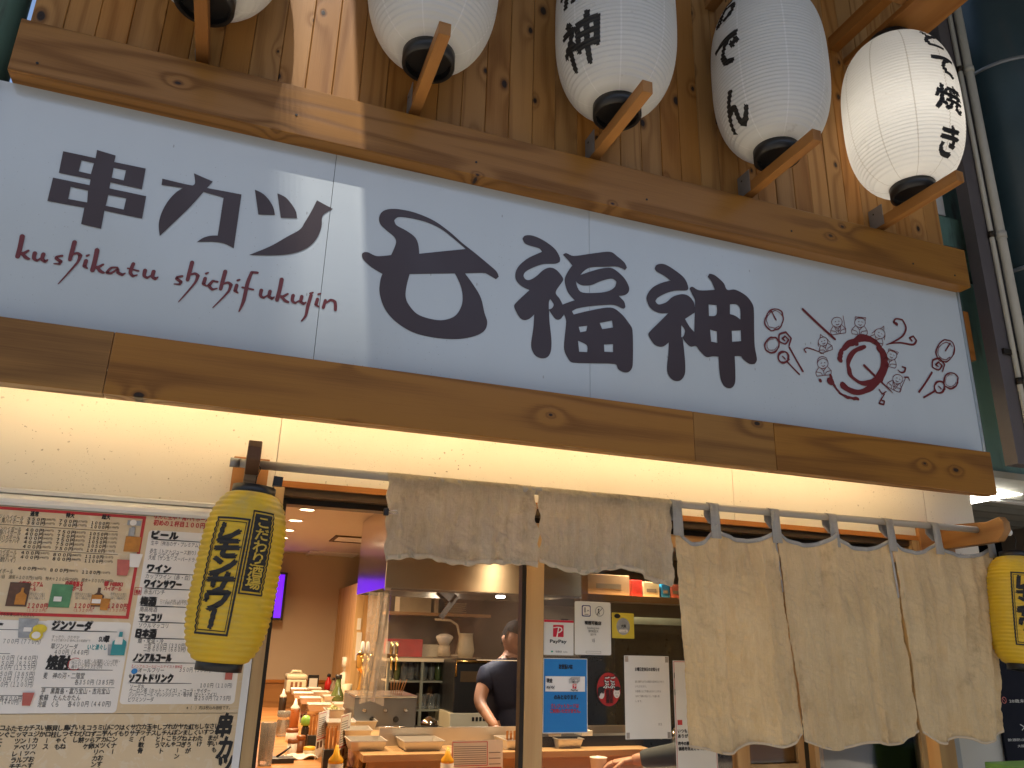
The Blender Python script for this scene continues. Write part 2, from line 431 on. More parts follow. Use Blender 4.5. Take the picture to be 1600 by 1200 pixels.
def filled(loops):                                    # outline plus holes -> triangles
    cu = bpy.data.curves.new('outline', 'CURVE'); cu.dimensions = '2D'; cu.fill_mode = 'BOTH'
    for lp in loops:
        sp = cu.splines.new('POLY'); sp.points.add(len(lp) - 1); sp.use_cyclic_u = True
        for q, p in zip(sp.points, lp): q.co = (p[0], p[1], 0, 1)
    ob = bpy.data.objects.new('outline', cu)
    me = bpy.data.meshes.new_from_object(ob)
    v = [(p.co.x, p.co.y) for p in me.vertices]; f = [tuple(p.vertices) for p in me.polygons]
    bpy.data.objects.remove(ob); bpy.data.curves.remove(cu); bpy.data.meshes.remove(me)
    return v, f
# ================================================================== the setting
def ground_mat():
    t = NT('street_paving'); v = t.coord()
    n = t.noise(v, 1.2, 5); n2 = t.noise(v, 60, 3)
    t.set(t.mix(n, (0.34, 0.31, 0.27, 1), (0.44, 0.40, 0.345, 1)), 0.8); t.bump(n2, 0.3, 0.003); return t.m
tag(MB().add([(-120, -120, 0), (120, -120, 0), (120, 120, 0), (-120, 120, 0)], [(0, 1, 2, 3)]).build('ground', ground_mat()), kind='structure')

# unseen roof added overhead to block the sun; its slot shapes the sun patch
M['canopy'] = plain('canopy_sheet', (0.42, 0.43, 0.43), 0.6)
def sun_on(z_can, P):                                # where the ray from P to the sun crosses height z_can
    k = (z_can - P[2]) / to_sun.z; return (P[0] + to_sun.x * k, P[1] + to_sun.y * k)
ZC = 5.6
gL = sun_on(ZC, at(418, 150, -.42)); gR = sun_on(ZC, at(566, 210, -.40))
yA = sun_on(ZC, at(540, 600, -.40))[1]; yB = -0.45
cx0, cx1 = min(gL[0], gR[0]), max(gL[0], gR[0])
cm = MB()
cm.box(-14, cx0, -3.6, -0.2, ZC, ZC + .03); cm.box(cx1, 14, -3.6, -0.2, ZC, ZC + .03)
cm.box(cx0, cx1, -3.6, yA, ZC, ZC + .03); cm.box(cx0, cx1, yB, -0.2, ZC, ZC + .03)
nl = int((cx1 - cx0) / .018)                         # made-up laths in the slot soften the patch's left edge
for i in range(nl):
    k = i / (nl - 1); w = .018 * (.90 - .82 * min(1, k * 2.1)); cm.box(cx0 + .018 * i, cx0 + .018 * i + w, yA, yB, ZC + .005, ZC + .010)
nb_ = 30                                             # added cross laths fade the patch out at its lower end
for j in range(nb_):
    w = .015 * max(.05, .85 - .03 * j); cm.box(cx0, cx1, yA + .015 * j, yA + .015 * j + w, ZC + .012, ZC + .016)
tag(cm.build('street_canopy', M['canopy']), kind='structure')
# the row of shops on the far side of the street (behind the camera)
om = MB()
xo = -26
while xo < 26:
    w = rnd.uniform(4, 7); h = rnd.uniform(5.0, 8.5); om.box(xo, xo + w - .15, -22, -10.5 - rnd.random() * .6, 0, h); xo += w
tag(om.build('opposite_terrace', plain('opposite_wall', (0.56, 0.52, 0.46), 0.8, scale=0.6, var=.25)), kind='structure')

# unseen box added outside the frame to darken the right side
tag(Box('neighbour_sign_box', plain('sign_box_side', (.16, .15, .14), .7), None, 3.95, 4.5, -3.0, -1.0, 2.3, 5.4), kind='structure')
# ================================================================== shop building
shop = thing('shop_building', 'timber-clad shopfront with plank upper wall, two beams and cream lintel', 'building', (1, 0, 0))
OFF = Vector((-1, 0, 0))
def P(o):                                            # parent to the shop, keeping world coordinates
    o.location = o.location + OFF; o.parent = shop; return o

# upper plank cladding, plank by plank
cl = P(Box('cladding', plain('fascia_core', (0.11, 0.075, 0.045), 0.8), None, -.77, 2.862, -.312, -.003, 2.60, 5.15))
x = -0.775; px_planks = []
while x < 2.86:
    w = 0.0895 + rnd.uniform(-.004, .004); w = min(w, 2.865 - x)
    if w < .02: break
    y0 = -.33 + rnd.uniform(-.0012, .0012)
    ph = 5.15 - 3.18
    mb = MB()
    c = .0022                                        # V joint
    mb.prism([(0, y0 + c), (c, y0), (w - c, y0), (w, y0 + c), (w, y0 + .014), (0, y0 + .014)], 'z', 0, ph)
    o = mb.build('plank', M['plank'], cl); o.location = (x, 0, 3.18)
    x += w + .0012
# upper beam in one length, lower beam in four boards
P(Box('upper_beam', M['beam'], None, -.768, 2.866, -.42, -.331, 3.089, 3.270, bev=.003))
bx = [-1.15, at(166, 585, -.42).x, at(1085, 690, -.42).x, at(1212, 705, -.42).x, 2.81]
for i in range(4):
    o = Box('lower_beam_board', M['beam'], None, bx[i] + .0006, bx[i + 1] - .0006, -.42 - (.0007 if i % 2 else 0), -.366, 2.181, 2.354, bev=.0022); P(o)
for xx, zz in ((0.02, 3.16), (-.70, 3.13), (.62, 3.14), (1.28, 3.15), (1.93, 3.16), (2.55, 3.14), (2.78, 3.13)):      # filled nail holes
    P(MB().lathe([(.004, 0), (.004, .002)], 8, Matrix.Translation((xx, -.4205, zz)) @ Matrix.Rotation(PI / 2, 4, 'X')).build('nail_head', M['ink']))
# soffit behind the lower beam with the cove that hides the light strip
P(Box('soffit', M['white'], None, -1.15, 2.80, -.3385, -.003, 2.56, 2.598))
P(Box('cove_ledge', M['white'], None, -1.15, 2.80, -.3645, -.340, 2.236, 2.252))
# lintel wall of cream boards
def plaster():
    t = NT('cream_board'); v = t.coord()
    n = t.noise(v, 2.0, 4)
    base = t.mix(n, (0.72, 0.66, 0.56, 1), (0.80, 0.75, 0.66, 1))
    zone = t.ss(t.noise(v, 3.1, 3), 0.42, 0.62); zone2 = t.ss(t.noise(v, 5.3, 3), 0.46, 0.60)
    sp = t.math('MULTIPLY', t.ss(t.noise(v, 75, 2, .5), .665, .70), zone)
    sp = t.math('MAXIMUM', sp, t.math('MULTIPLY', t.ss(t.noise(v, 190, 2, .5), .66, .70), zone2))
    col = t.mix(t.math('MULTIPLY', sp, 0.62), base, (0.10, 0.07, 0.045, 1))
    flake = t.math('MULTIPLY', t.ss(t.noise(v, 11, 5, 0.7), 0.705, 0.72), t.ss(t.noise(v, 1.4, 1), 0.5, 0.55))
    col = t.mix(flake, col, (0.62, 0.42, 0.16, 1))
    t.set(col, 0.6); t.bump(t.noise(v, 40, 3), 0.12, 0.002); return t.m
M['plaster'] = plaster()
sA, sB, sC, sE = .108, 1.881, 2.892, 3.176
g = .0011
P(Box('lintel_board', M['plaster'], None, -1.6, sA - g, 0, .10, 0, 2.56))
P(Box('lintel_board', M['plaster'], None, sA + g, sB - g, 0, .10, 2.069, 2.56))
P(Box('lintel_board', M['plaster'], None, sB + g, sC - g, 0, .10, 2.069, 2.56))
P(Box('lintel_board', M['plaster'], None, sC + g, sE, 0, .10, 0, 2.56))
P(Box('wall_backing', plain('dark_gap', (.05, .04, .03), .9), None, -1.6, sE - .002, .101, .14, 2.07, 2.56))
# door opening: header trim, double track, jambs
P(Box('header_trim', M['trim_wood'], None, sA + .002, 2.888, -.012, .13, 2.047, 2.067))
P(Box('door_track', M['bronze'], None, .128, 2.86, .004, .055, 2.022, 2.0465))
P(Box('door_track', M['dark_metal'], None, .128, 2.86, .060, .125, 2.003, 2.0465))
P(Box('jamb', M['white'], None, .086, .1065, -.034, -.0005, 0, 2.02))
P(Box('jamb', M['door_wood'], None, .1095, .143, -.012, .125, 0, 2.046))
P(Box('jamb', M['dark_metal'], None, .1435, .155, .004, .12, 0, 2.002))
P(Box('jamb', M['door_wood'], None, 2.775, 2.8585, -.012, .125, 0, 2.046))
P(Box('jamb', plain('grey_render', (.42, .43, .43), .75), None, 2.8595, 2.8905, -.006, .125, 0, 2.046))
P(Box('door_sill', M['dark_metal'], None, .11, 2.86, -.02, .13, .0, .02))

# interior shell
beige = plain('beige_wallpaper', (0.50, 0.40, 0.29), 0.8, scale=4, var=.05, bump=.1)
YB = 6.14
for nm, m_, a in (
        ('floor', plain('shop_floor', (.16, .10, .06), .5), (-.4, 4.6, .142, YB + .1, -.02, .012)),
        ('ceiling', plain('ceiling_paper', (.62, .55, .45), .8, var=.03), (-.4, 4.6, .142, YB + .1, 2.40, 2.44)),
        ('wall_back', beige, (-.4, 4.6, YB, YB + .08, .012, 2.40)),
        ('wall_side', beige, (-.48, -.4, .142, YB, .012, 2.40)),
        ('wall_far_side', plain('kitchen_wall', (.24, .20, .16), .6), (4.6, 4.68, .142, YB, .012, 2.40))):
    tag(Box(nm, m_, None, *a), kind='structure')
wp = thing('wainscot', 'orange wood wainscot panel along the back wall', 'panelling', (.45, YB, 0))
Box('panel', M['trim_wood'], wp, -.84, .93, -.03, -.001, .012, 1.10)
Box('cap_rail', M['trim_wood'], wp, -.84, .93, -.045, -.001, 1.102, 1.13)

# ================================================================== sign
def sign_mat():
    t = NT('sign_sheet'); v = t.coord()
    n = t.noise(v, 1.3, 3)
    st = t.noise(t.coord((1, 1, .05)), 7, 3)
    base = t.mix(t.math('MULTIPLY_ADD', st, .5, t.math('MULTIPLY', n, .5)), (0.498, 0.553, 0.583, 1), (0.582, 0.637, 0.664, 1))
    vo = t.voro(v, 42); dot = t.math('SUBTRACT', 1.0, t.ss(vo.outputs['Distance'], 0.035, 0.07))
    keep = t.math('MULTIPLY', t.math('GREATER_THAN', vo.outputs['Color'], 0.66), t.ss(t.noise(v, 2.4, 2), .45, .65))
    sv = t.voro(t.coord((1, 1, .35)), 21); sc_ = t.math('SUBTRACT', 1.0, t.ss(sv.outputs['Distance'], 0.03, 0.05))
    keep2 = t.math('GREATER_THAN', sv.outputs['Color'], 0.8)
    k = t.math('MAXIMUM', t.math('MULTIPLY', dot, keep), t.math('MULTIPLY', sc_, keep2))
    t.set(t.mix(t.math('MULTIPLY', k, .55), base, (.20, .19, .18, 1)), t.math('MULTIPLY_ADD', n, .10, .10), spec=0.5)
    t.bump(t.noise(v, 2.6, 2), .06, .01); return t.m
M['sign'] = sign_mat()
SY = -.360
sign = thing('shop_sign', 'long white signboard with dark brush characters between the two beams', 'sign', (1.03, SY, 2.354))
def PS(o): o.location = o.location - Vector((1.03, SY, 2.354)); o.parent = sign; return o
sx = [-.80, at(508, 400, SY).x, at(921, 450, SY).x, 2.848]
for i in range(3):
    PS(Box('panel', M['sign'], None, sx[i] + .0008, sx[i + 1] - .0008, SY - (.0006 if i == 1 else 0), SY + .02, 2.3545, 3.0885))
PS(Box('backing', M['dark_metal'], None, -.80, 2.848, SY + .0205, SY + .0225, 2.3545, 3.0885))  # added sheet keeps the strip's light from leaking through the seams
PS(Box('edge_trim', M['alu'], None, -.836, -.801, SY - .012, SY + .03, 2.3545, 3.0885))
PS(Box('edge_trim', M['alu'], None, 2.8485, 2.856, SY - .008, SY + .03, 2.3545, 3.0885))
PS(Box('edge_trim', M['dark_metal'], None, 2.8565, 2.866, SY - .002, SY + .03, 2.3545, 3.0885))
for zz in (2.55, 3.0):
    PS(MB().lathe([(.005, 0), (.004, .003)], 10, Matrix.Translation((-.818, SY - .012, zz)) @ Matrix.Rotation(PI / 2, 4, 'X')).build('screw', M['dark_metal']))
K4 = 540 / 1600
def su(p, ox, oy):
    q = at(ox + p[0] * K4, oy + p[1] * K4, SY); return (q.x, q.z)
def letter(name, loops, ox, oy, smooth=True, m='vinyl'):
    pr = Print()
    for grp in loops:
        L = []
        for lp in grp:
            L.append([su(p, ox, oy) for p in (catmull(lp, None, 5, True)[0] if smooth else lp)])
        v, f = filled(L); pr.raw(v, f)
    return PS(pr.build(name, M[m], None, lambda u, v, l: (u, SY - .0022 - l, v)))
letter('character', [[[(293,50),(443,82),(450,44),(536,70),(529,100),(675,130),(657,226),(512,194),(507,222),(677,258),(658,362),(484,325),(468,409),(376,387),(391,311),(220,280),(246,172),(415,207),(420,180),(273,150)],
    [(378,92),(436,105),(421,156),(365,143)],[(526,126),(584,138),(573,185),(517,172)],[(328,214),(408,232),(404,287),(316,271)],[(502,252),(585,268),(573,320),(490,302)]]], 0, 220, False)
letter('character', [[[(752,177),(888,208),(903,196),(898,152),(985,190),(958,220),(1118,250),(1082,500),(1040,478),(985,469),(912,470),(940,451),(975,441),(1008,440),(1035,265),(942,238),(880,308),(800,385),(740,442),(735,390),(747,338),(775,285),(812,243),(847,220),(748,206)]]], 0, 220)
letter('character', [[[(1180,228),(1215,245),(1245,275),(1265,310),(1273,345),(1196,343)]],[[(1284,245),(1320,262),(1350,295),(1370,330),(1375,360),(1300,358)]],
    [[(1467,277),(1541,317),(1494,347),(1488,400),(1465,455),(1420,498),(1350,524),(1260,532),(1153,530),(1250,490),(1330,445),(1388,412),(1410,380),(1440,330)]]], 0, 220)
letter('character', [[[(75,297),(80,283),(102,280),(145,298),(210,293),(232,240),(225,210),(190,180),(160,150),(155,118),(170,92),(205,80),(260,83),(330,100),(410,135),(480,185),(540,238),(600,285),(660,335),(697,368),(708,393),(695,405),(662,385),(640,376),(552,378),(590,430),(625,490),(642,560),(655,605),(640,645),(590,670),(510,682),(410,675),(310,650),(230,600),(180,540),(157,470),(160,410),(170,380),(120,350),(85,318)],
    [(296,381),(505,378),(530,430),(541,480),(535,530),(505,575),(450,594),(390,588),(330,565),(290,520),(277,480),(283,430)],
    [(225,133),(242,118),(290,121),(370,140),(440,172),(505,222),(555,265),(340,287),(336,245),(320,210),(280,180),(235,155)]]], 540, 300)
letter('character', [[[(818,218),(830,203),(868,204),(920,228),(968,265),(991,305),(990,325),(970,333),(915,335),(870,350),(835,368),(823,387),(832,405),(852,408),(882,391),(915,362),(945,351),(975,362),(1003,395),(1005,412),(972,464),(990,495),(1004,522),(1030,512),(1060,502),(1028,465),(1013,412),(1025,375),(1048,341),(1030,318),(1005,292),(1020,284),(1055,297),(1140,286),(1222,278),(1258,300),(1290,328),(1301,352),(1292,363),(1258,347),(1200,347),(1135,350),(1105,365),(1085,386),(1130,370),(1190,354),(1235,355),(1285,395),(1310,438),(1309,463),(1292,478),(1263,482),(1288,508),(1294,533),(1284,541),(1245,525),(1200,524),(1130,530),(1072,540),(1047,553),(1055,568),(1130,550),(1225,536),(1272,562),(1308,605),(1327,642),(1328,800),(1315,830),(1290,836),(1262,822),(1245,797),(1052,791),(1025,765),(1010,720),(1020,600),(1010,568),(992,590),(970,588),(950,562),(941,548),(943,600),(952,690),(948,742),(930,767),(900,770),(872,752),(858,710),(868,630),(872,568),(850,588),(825,594),(803,580),(780,535),(786,516),(850,455),(815,438),(790,412),(785,380),(800,345),(840,310),(880,290),(908,278),(895,262),(860,252),(830,240)],
    [(946,497),(962,520),(955,538),(940,545),(940,512)],
    [(1065,415),(1090,432),(1135,432),(1185,412),(1230,402),(1252,415),(1245,440),(1215,460),(1160,468),(1087,463)],
    [(1078,625),(1118,620),(1113,645),(1085,650)],[(1175,607),(1232,596),(1237,628),(1187,636)],[(1075,690),(1115,710),(1117,742),(1080,740)],[(1195,707),(1237,705),(1237,742),(1197,740)]]], 540, 300)
letter('character', [[[(68,56),(80,40),(115,40),(165,70),(205,105),(222,145),(215,160),(160,162),(115,175),(80,195),(70,210),(85,225),(120,215),(150,190),(190,178),(222,185),(247,213),(252,240),(253,205),(240,178),(228,152),(240,143),(275,160),(345,157),(330,120),(312,97),(320,83),(345,90),(385,125),(402,157),(440,157),(490,185),(520,225),(526,260),(527,350),(530,420),(540,480),(530,500),(505,500),(475,478),(465,465),(437,465),(440,540),(438,590),(420,612),(395,608),(375,580),(366,530),(362,467),(335,465),(305,468),(275,440),(258,418),(232,420),(207,397),(195,377),(201,420),(208,500),(205,550),(185,577),(155,577),(132,555),(124,520),(130,450),(132,400),(110,418),(85,420),(60,405),(38,367),(45,350),(80,315),(110,285),(130,265),(90,265),(50,245),(30,205),(35,175),(60,145),(100,125),(140,115),(110,92),(75,72)],
    [(190,320),(207,345),(200,372),(190,377)],[(207,292),(228,328),(250,353),(253,262)],
    [(316,225),(353,228),(355,262),(345,278),(318,278)],[(415,225),(445,225),(463,248),(463,295),(440,278),(415,270)],[(323,342),(355,350),(357,403),(328,397)],[(423,347),(465,345),(467,395),(425,398)]]], 1000, 400)
# the romanised line, pen strokes in the order they are written
def pen(strokes, ox, oy, name, m='vinyl_red', kw=1.0):
    pr = Print()
    for pts, w in strokes:
        mpp = K4 * 0.00235 * kw
        ww = [a * mpp for a in w] if isinstance(w, (list, tuple)) else w * mpp
        pr.stroke([su(p, ox, oy) for p in pts], ww)
    return PS(pr.build(name, M[m], None, lambda u, v, l: (u, SY - .0022 - l, v)))
LAT = []
def k_(x, y, h=95): LAT.extend([([(x + 22, y - h), (x + 12, y - 45), (x, y)], [16, 15, 15]), ([(x + 50, y - 28), (x + 22, y - 12)], [8, 12]), ([(x + 20, y - 18), (x + 36, y + 2), (x + 52, y + 10)], [8, 13, 9])])
def u_(x, y): LAT.extend([([(x + 12, y - 35), (x + 8, y - 10), (x + 22, y), (x + 42, y - 12)], [14, 12, 9, 5]), ([(x + 52, y - 30), (x + 46, y - 6), (x + 60, y + 4), (x + 72, y - 4)], [14, 12, 12, 4])])
def s_(x, y): LAT.append(([(x + 38, y - 36), (x + 14, y - 32), (x + 12, y - 24), (x + 32, y - 10), (x + 26, y + 2), (x, y)], [9, 8, 12, 12, 8, 4]))
def h_(x, y, dx, dy): LAT.extend([([(x + 28, y - 82), (x + 14, y - 30), (x + 6, y)], [15, 14, 12]), ([(x + 12, y - 22), (x + 40, y - 30), (x + 54, y - 20), (x + 40, y + 14), (x + dx, y + dy)], [5, 10, 14, 8, 3])])
def i_(x, y): LAT.extend([([(x + 14, y - 34), (x + 6, y - 8), (x + 20, y + 2)], [13, 13, 5]), ([(x + 18, y - 56), (x + 28, y - 60)], [9, 6])])
LATG = []
def G():
    if LAT: LATG.append(list(LAT)); LAT.clear()
for fn_, a_ in ((k_, (82, 538)), (u_, (150, 556)), (s_, (250, 570)), (h_, (318, 552, -48, 112)), (i_, (385, 590)), (k_, (428, 602)), (u_, (660, 636)), (s_, (806, 664)), (h_, (862, 646, -36, 102)), (i_, (936, 672)), (h_, (1015, 688, -30, 86)), (i_, (1082, 704)), (u_, (1198, 728)), (k_, (1282, 738)), (u_, (1345, 752)), (i_, (1456, 768))): fn_(*a_); G()
for st_ in ([([(545, 588), (515, 590), (495, 612), (515, 614), (548, 592), (546, 612), (566, 622), (580, 614)], [6, 9, 10, 9, 6, 12, 11, 4])],
            [([(618, 570), (604, 610), (616, 628), (636, 622)], [12, 13, 10, 4]), ([(592, 592), (642, 604)], [7, 7])],
            [([(1008, 654), (985, 650), (966, 672), (982, 690), (1006, 684)], [7, 9, 13, 10, 4])],
            [([(1192, 612), (1166, 610), (1146, 660), (1128, 740), (1106, 792)], [10, 11, 14, 13, 4]), ([(1122, 680), (1172, 690)], [8, 8])],
            [([(1440, 716), (1424, 770), (1414, 812), (1394, 836)], [13, 13, 10, 4]), ([(1436, 708), (1448, 704)], [9, 7])],
            [([(1506, 740), (1496, 774)], [12, 12]), ([(1500, 758), (1530, 738), (1550, 748), (1552, 784)], [5, 10, 13, 12])]): LATG.append(st_)
for _s in LATG: pen(_s, 0, 220, 'romanised_letter')
# the skewer emblem on the right
RG = []
def ring(cx, cy, r, w, k=1.12, a0=0, a1=2 * PI, jit=.06, rot=.35):
    n = 18; pts = []
    for i in range(n + 1):
        a = a0 + (a1 - a0) * i / n; q = r * (1 + rnd.uniform(-jit, jit))
        ex, ey = q * math.cos(a), q * k * math.sin(a)
        pts.append((cx + ex * math.cos(rot) - ey * math.sin(rot), cy + ex * math.sin(rot) + ey * math.cos(rot)))
    RG.append((pts, [w * rnd.uniform(.7, 1.25) for _ in pts]))
def curl(pts, w): RG.append((pts, w))
ring(1018, 508, 105, 36, 1.22, -2.75, 2.0, .03); ring(1040, 500, 98, 30, 1.0, -1.2, .9, .02)
ring(1043, 505, 80, 24, 1.05, -.2, 4.3, .03); ring(985, 470, 60, 26, 1.1, 2.6, 4.6, .03)
ring(1010, 520, 128, 14, 1.12, 1.2, 2.6, .02)
curl([(752, 248), (822, 315), (900, 386)], [15, 15, 14]); curl([(1036, 508), (1100, 570), (1168, 634)], [16, 13, 3])
for cx, cy in ((620, 295), (1412, 440)):
    ring(cx, cy, 41, 8, 1.25, jit=.05); ring(cx, cy, 34, 4, 1.2, .5, 5.5)
    curl([(cx - 16, cy - 44), (cx + 8, cy + 2)] if cx < 1000 else [(cx + 22, cy - 36), (cx, cy)], 8)
for cx, cy, r in ((609, 412, 32), (1437, 577, 33)): ring(cx, cy, r, 9, 1.12); ring(cx, cy, r - 8, 3, 1.1, 0, 4.6)
for cx, cy in ((666, 388), (1376, 508)):
    curl([(cx + 2, cy + 4), (cx - 10, cy - 4), (cx + 4, cy - 16), (cx + 20, cy), (cx + 4, cy + 20), (cx - 24, cy + 8), (cx - 22, cy - 24), (cx + 8, cy - 34), (cx + 32, cy - 6), (cx + 22, cy + 28)], [9, 9, 9, 9, 8, 9, 10, 10, 9, 7])
for cx, cy in ((662, 470), (1384, 608)): ring(cx, cy, 24, 11, 1.1); curl([(cx - 4, cy - 4), (cx + 8, cy + 8)], 8)
curl([(690, 424), (722, 482), (752, 534)], [11, 10, 12]); curl([(680, 490), (708, 520), (736, 548)], [9, 8, 9])
curl([(1350, 540), (1320, 588), (1290, 630)], [11, 10, 12]); curl([(1362, 626), (1336, 642), (1312, 655)], [10, 10, 10])
curl([(1186, 316), (1172, 308), (1182, 292), (1212, 296), (1229, 332), (1214, 370), (1172, 398), (1138, 412)], [20, 12, 8, 9, 11, 10, 8, 4])
curl([(1152, 408), (1200, 402), (1262, 411), (1278, 392), (1264, 372), (1246, 380), (1256, 392)], [4, 9, 12, 11, 9, 9, 13])
curl([(766, 446), (758, 434), (772, 426), (806, 436), (850, 454)], [9, 6, 6, 6, 3])
curl([(1105, 618), (1120, 640), (1138, 628)], [6, 8, 5]); curl([(1130, 640), (1112, 668), (1106, 684), (1126, 688), (1130, 672), (1118, 670)], [5, 8, 9, 9, 7, 8])
curl([(1192, 528), (1206, 540), (1222, 536), (1228, 518), (1212, 514)], [4, 8, 10, 8, 8]); curl([(1222, 562), (1240, 562), (1246, 578)], [7, 8, 4])
curl([(878, 580), (882, 582)], 40); curl([(832, 576), (834, 579)], 18)
def in_box(st, x0, x1): return x0 <= sum(p[0] for p in st[0]) / len(st[0]) < x1
pen([q for q in RG if in_box(q, 0, 745) ], 1000, 400, 'skewer_drawing')
pen([q for q in RG if in_box(q, 1290, 2000)], 1000, 400, 'skewer_drawing')
pen([q for q in RG if in_box(q, 745, 1290)], 1000, 400, 'skewer_emblem')
LN = []
def fig(cx, cy, a, s=1.0, kind=0):                   # a small robed line figure
    LN.append([]); ca, sa = math.cos(a), math.sin(a)
    T = lambda p: (cx + s * (p[0] * ca - p[1] * sa), cy + s * (p[0] * sa + p[1] * ca))
    def L(pts): LN[-1].append(([T(p) for p in pts], 3.2))
    L([(26 * math.cos(t * PI / 6), -14 + 24 * math.sin(t * PI / 6)) for t in range(13)])
    L([(-22, 4), (-38, 26), (-34, 44), (34, 44), (38, 24), (22, 4)])
    L([(-14, 6), (0, 22), (14, 6)]); L([(-36, 24), (-14, 30), (-8, 42)]); L([(36, 24), (12, 30), (8, 42)])
    L([(-10, -16), (-5, -18)]); L([(6, -18), (11, -16)]); L([(-7, -4), (0, 0), (8, -4)]); L([(0, 22), (2, 44)])
    if kind == 0: L([(-26, -18), (-20, -40), (0, -48), (20, -40), (26, -18)])
    elif kind == 1: L([(-24, -24), (-26, -40), (26, -40), (24, -24)]); L([(-18, -34), (18, -34)])
    elif kind == 2: L([(-8, -38), (0, -56), (10, -38)]); L([(-26, -20), (-34, 2)]); L([(26, -20), (34, 2)])
    else: L([(-16, 2), (-10, 24), (0, 30), (12, 22), (16, 2)]); L([(34, -40), (36, 40)])
fig(912, 320, -.15, .95, 3); fig(1016, 322, .08, .95, 1); fig(1102, 372, .5, .95, 2); fig(850, 408, -.35, .85, 2); fig(846, 512, -.1, .95, 0); fig(1160, 472, .35, .9, 1); fig(1186, 582, .45, .9, 3)
for _s in LN: pen(_s, 1000, 400, 'robed_figure_drawing')

# ================================================================== white paper lanterns and their brackets
def prof_white(t, Rm, ring_r):
    s = min(1.0, abs(2 * t - 1)); return ring_r + (Rm - ring_r) * (1 - s ** 2.9) ** 0.56
def lantern_paper(name, col, trans, seamcol, seams=8, rough=.5, spec=.3):
    t = NT(name); tc = t.new('ShaderNodeTexCoord'); sp = t.new('ShaderNodeSeparateXYZ'); t.link(tc.outputs['Object'], sp.inputs[0])
    ang = t.math('ARCTAN2', sp.outputs[1], sp.outputs[0])
    fr = t.math('ABSOLUTE', t.math('SUBTRACT', t.math('FRACT', t.math('MULTIPLY', ang, seams / (2 * PI))), .5))
    seam = t.math('SUBTRACT', 1.0, t.ss(fr, .012, .022))
    n = t.noise(t.coord((1, 1, 3), rand=.5), 5, 4)
    c0 = t.mix(n, c4(tuple(x * .90 for x in col)), c4(col)); c1 = t.mix(t.math('MULTIPLY', seam, .75), c0, c4(seamcol))
    dirt = t.math('MULTIPLY', t.ss(t.noise(t.coord((1, 1, 1), rand=.9), 16, 5, .7), .62, .72), .22)
    c1 = t.mix(dirt, c1, (.30, .27, .24, 1))
    t.set(c1, rough, spec=spec)
    tl = t.new('ShaderNodeBsdfTranslucent'); t.link(c1, tl.inputs[0])
    mx = t.new('ShaderNodeMixShader'); mx.inputs[0].default_value = trans
    t.link(t.b.outputs[0], mx.inputs[1]); t.link(tl.outputs[0], mx.inputs[2]); t.link(mx.outputs[0], t.out.inputs[0])
    fine = t.noise(t.coord((1, 1, 40), rand=.9), 6, 2); t.bump(fine, .25, .002)
    return t.m
M['lan_white'] = lantern_paper('white_lantern_vinyl', (.87, .875, .86), .32, (.95, .95, .95), 8, .45)
M['lan_lit'] = lantern_paper('lit_lantern_vinyl', (.80, .79, .76), .45, (.50, .47, .42), 10, .5)  # backlit look of the seams is put into their darker colour
LZ0, LZ1, LR, RR = 3.412, 4.118, .221, .082
def lantern(name, label, group, cx, cy, z0, z1, Rm, rr, ribs, amp, paper, prof, hoop=.05, seg=72, tilt=(0, 0, 0)):
    th = thing(name, label, 'lantern', (cx, cy, z0), group, tilt)
    H = z1 - z0; sub = 4
    def rad(z):                                       # z measured from z0
        t = min(1, max(0, z / H)); return prof(t, Rm, rr) + amp * (abs(math.sin(PI * t * ribs)) - .5) * (1 if .01 < t < .99 else 0)
    N = ribs * sub
    ys = [H * i / N for i in range(N + 1)]
    tw = MB().lathe([(rad(z), z) for z in ys], seg, caps=False)
    body = tw.build('body', paper, th, fix=False)
    for zz, nm in ((-hoop + .012, 'hoop'), (H - .012, 'hoop')):
        h = MB(); R2 = rr + .004
        h.lathe([(R2 - .012, zz), (R2, zz), (R2, zz + hoop), (R2 - .012, zz + hoop), (R2 - .012, zz)], 40, caps=False)
        h.lathe([(R2 - .013, zz + hoop * .4), (R2 - .0132, zz + hoop * .5)], 40)
        h.build(nm, M['black_plastic'], th)
    return th, rad, H
def wrap(th, pr, name, m, rad, Rm, a0, H, ribs, eps=.0012):
    us = [v[0] for v in pr.v]; vs = [v[1] for v in pr.v]
    cu = [min(us) + .012 * i for i in range(1, int((max(us) - min(us)) / .012) + 1)]
    st = H / ribs / 4
    cv = [st * i for i in range(int(min(vs) / st), int(max(vs) / st) + 2)]
    def fn(u, v, l):
        a = a0 + u / Rm; r = rad(v) + eps + l * 1.5
        return (r * math.sin(a), -r * math.cos(a), v)
    return pr.build(name, m, th, fn, [(0, cu), (1, cv)])
ARMX = [-.283, .405, 1.095, 1.781, 2.458]
WL = [('white paper lantern at the left edge of the row, only its underside in view', None, 0),
      ('white paper lantern in front of planks, second from the left', '串カツ', 1),
      ('white paper lantern with black characters, middle of the row of five', '七福神', 2),
      ('white paper lantern lettered with three black hiragana', 'おでん', 3),
      ('glowing warm white paper lantern, rightmost, lettered with four black characters', 'どて焼き', 4)]
def yaw_to(px, i):                                    # bearing on lantern i that appears at photo column px
    d = ray(px, 100); th = math.atan2(d[0], d[1]); c0 = math.atan2(ARMX[i], -.55 - CAM_Y); dist = math.hypot(ARMX[i], -.55 - CAM_Y)
    s = max(-.97, min(.97, math.sin(th - c0) * dist / LR)); return -c0 + math.asin(s)
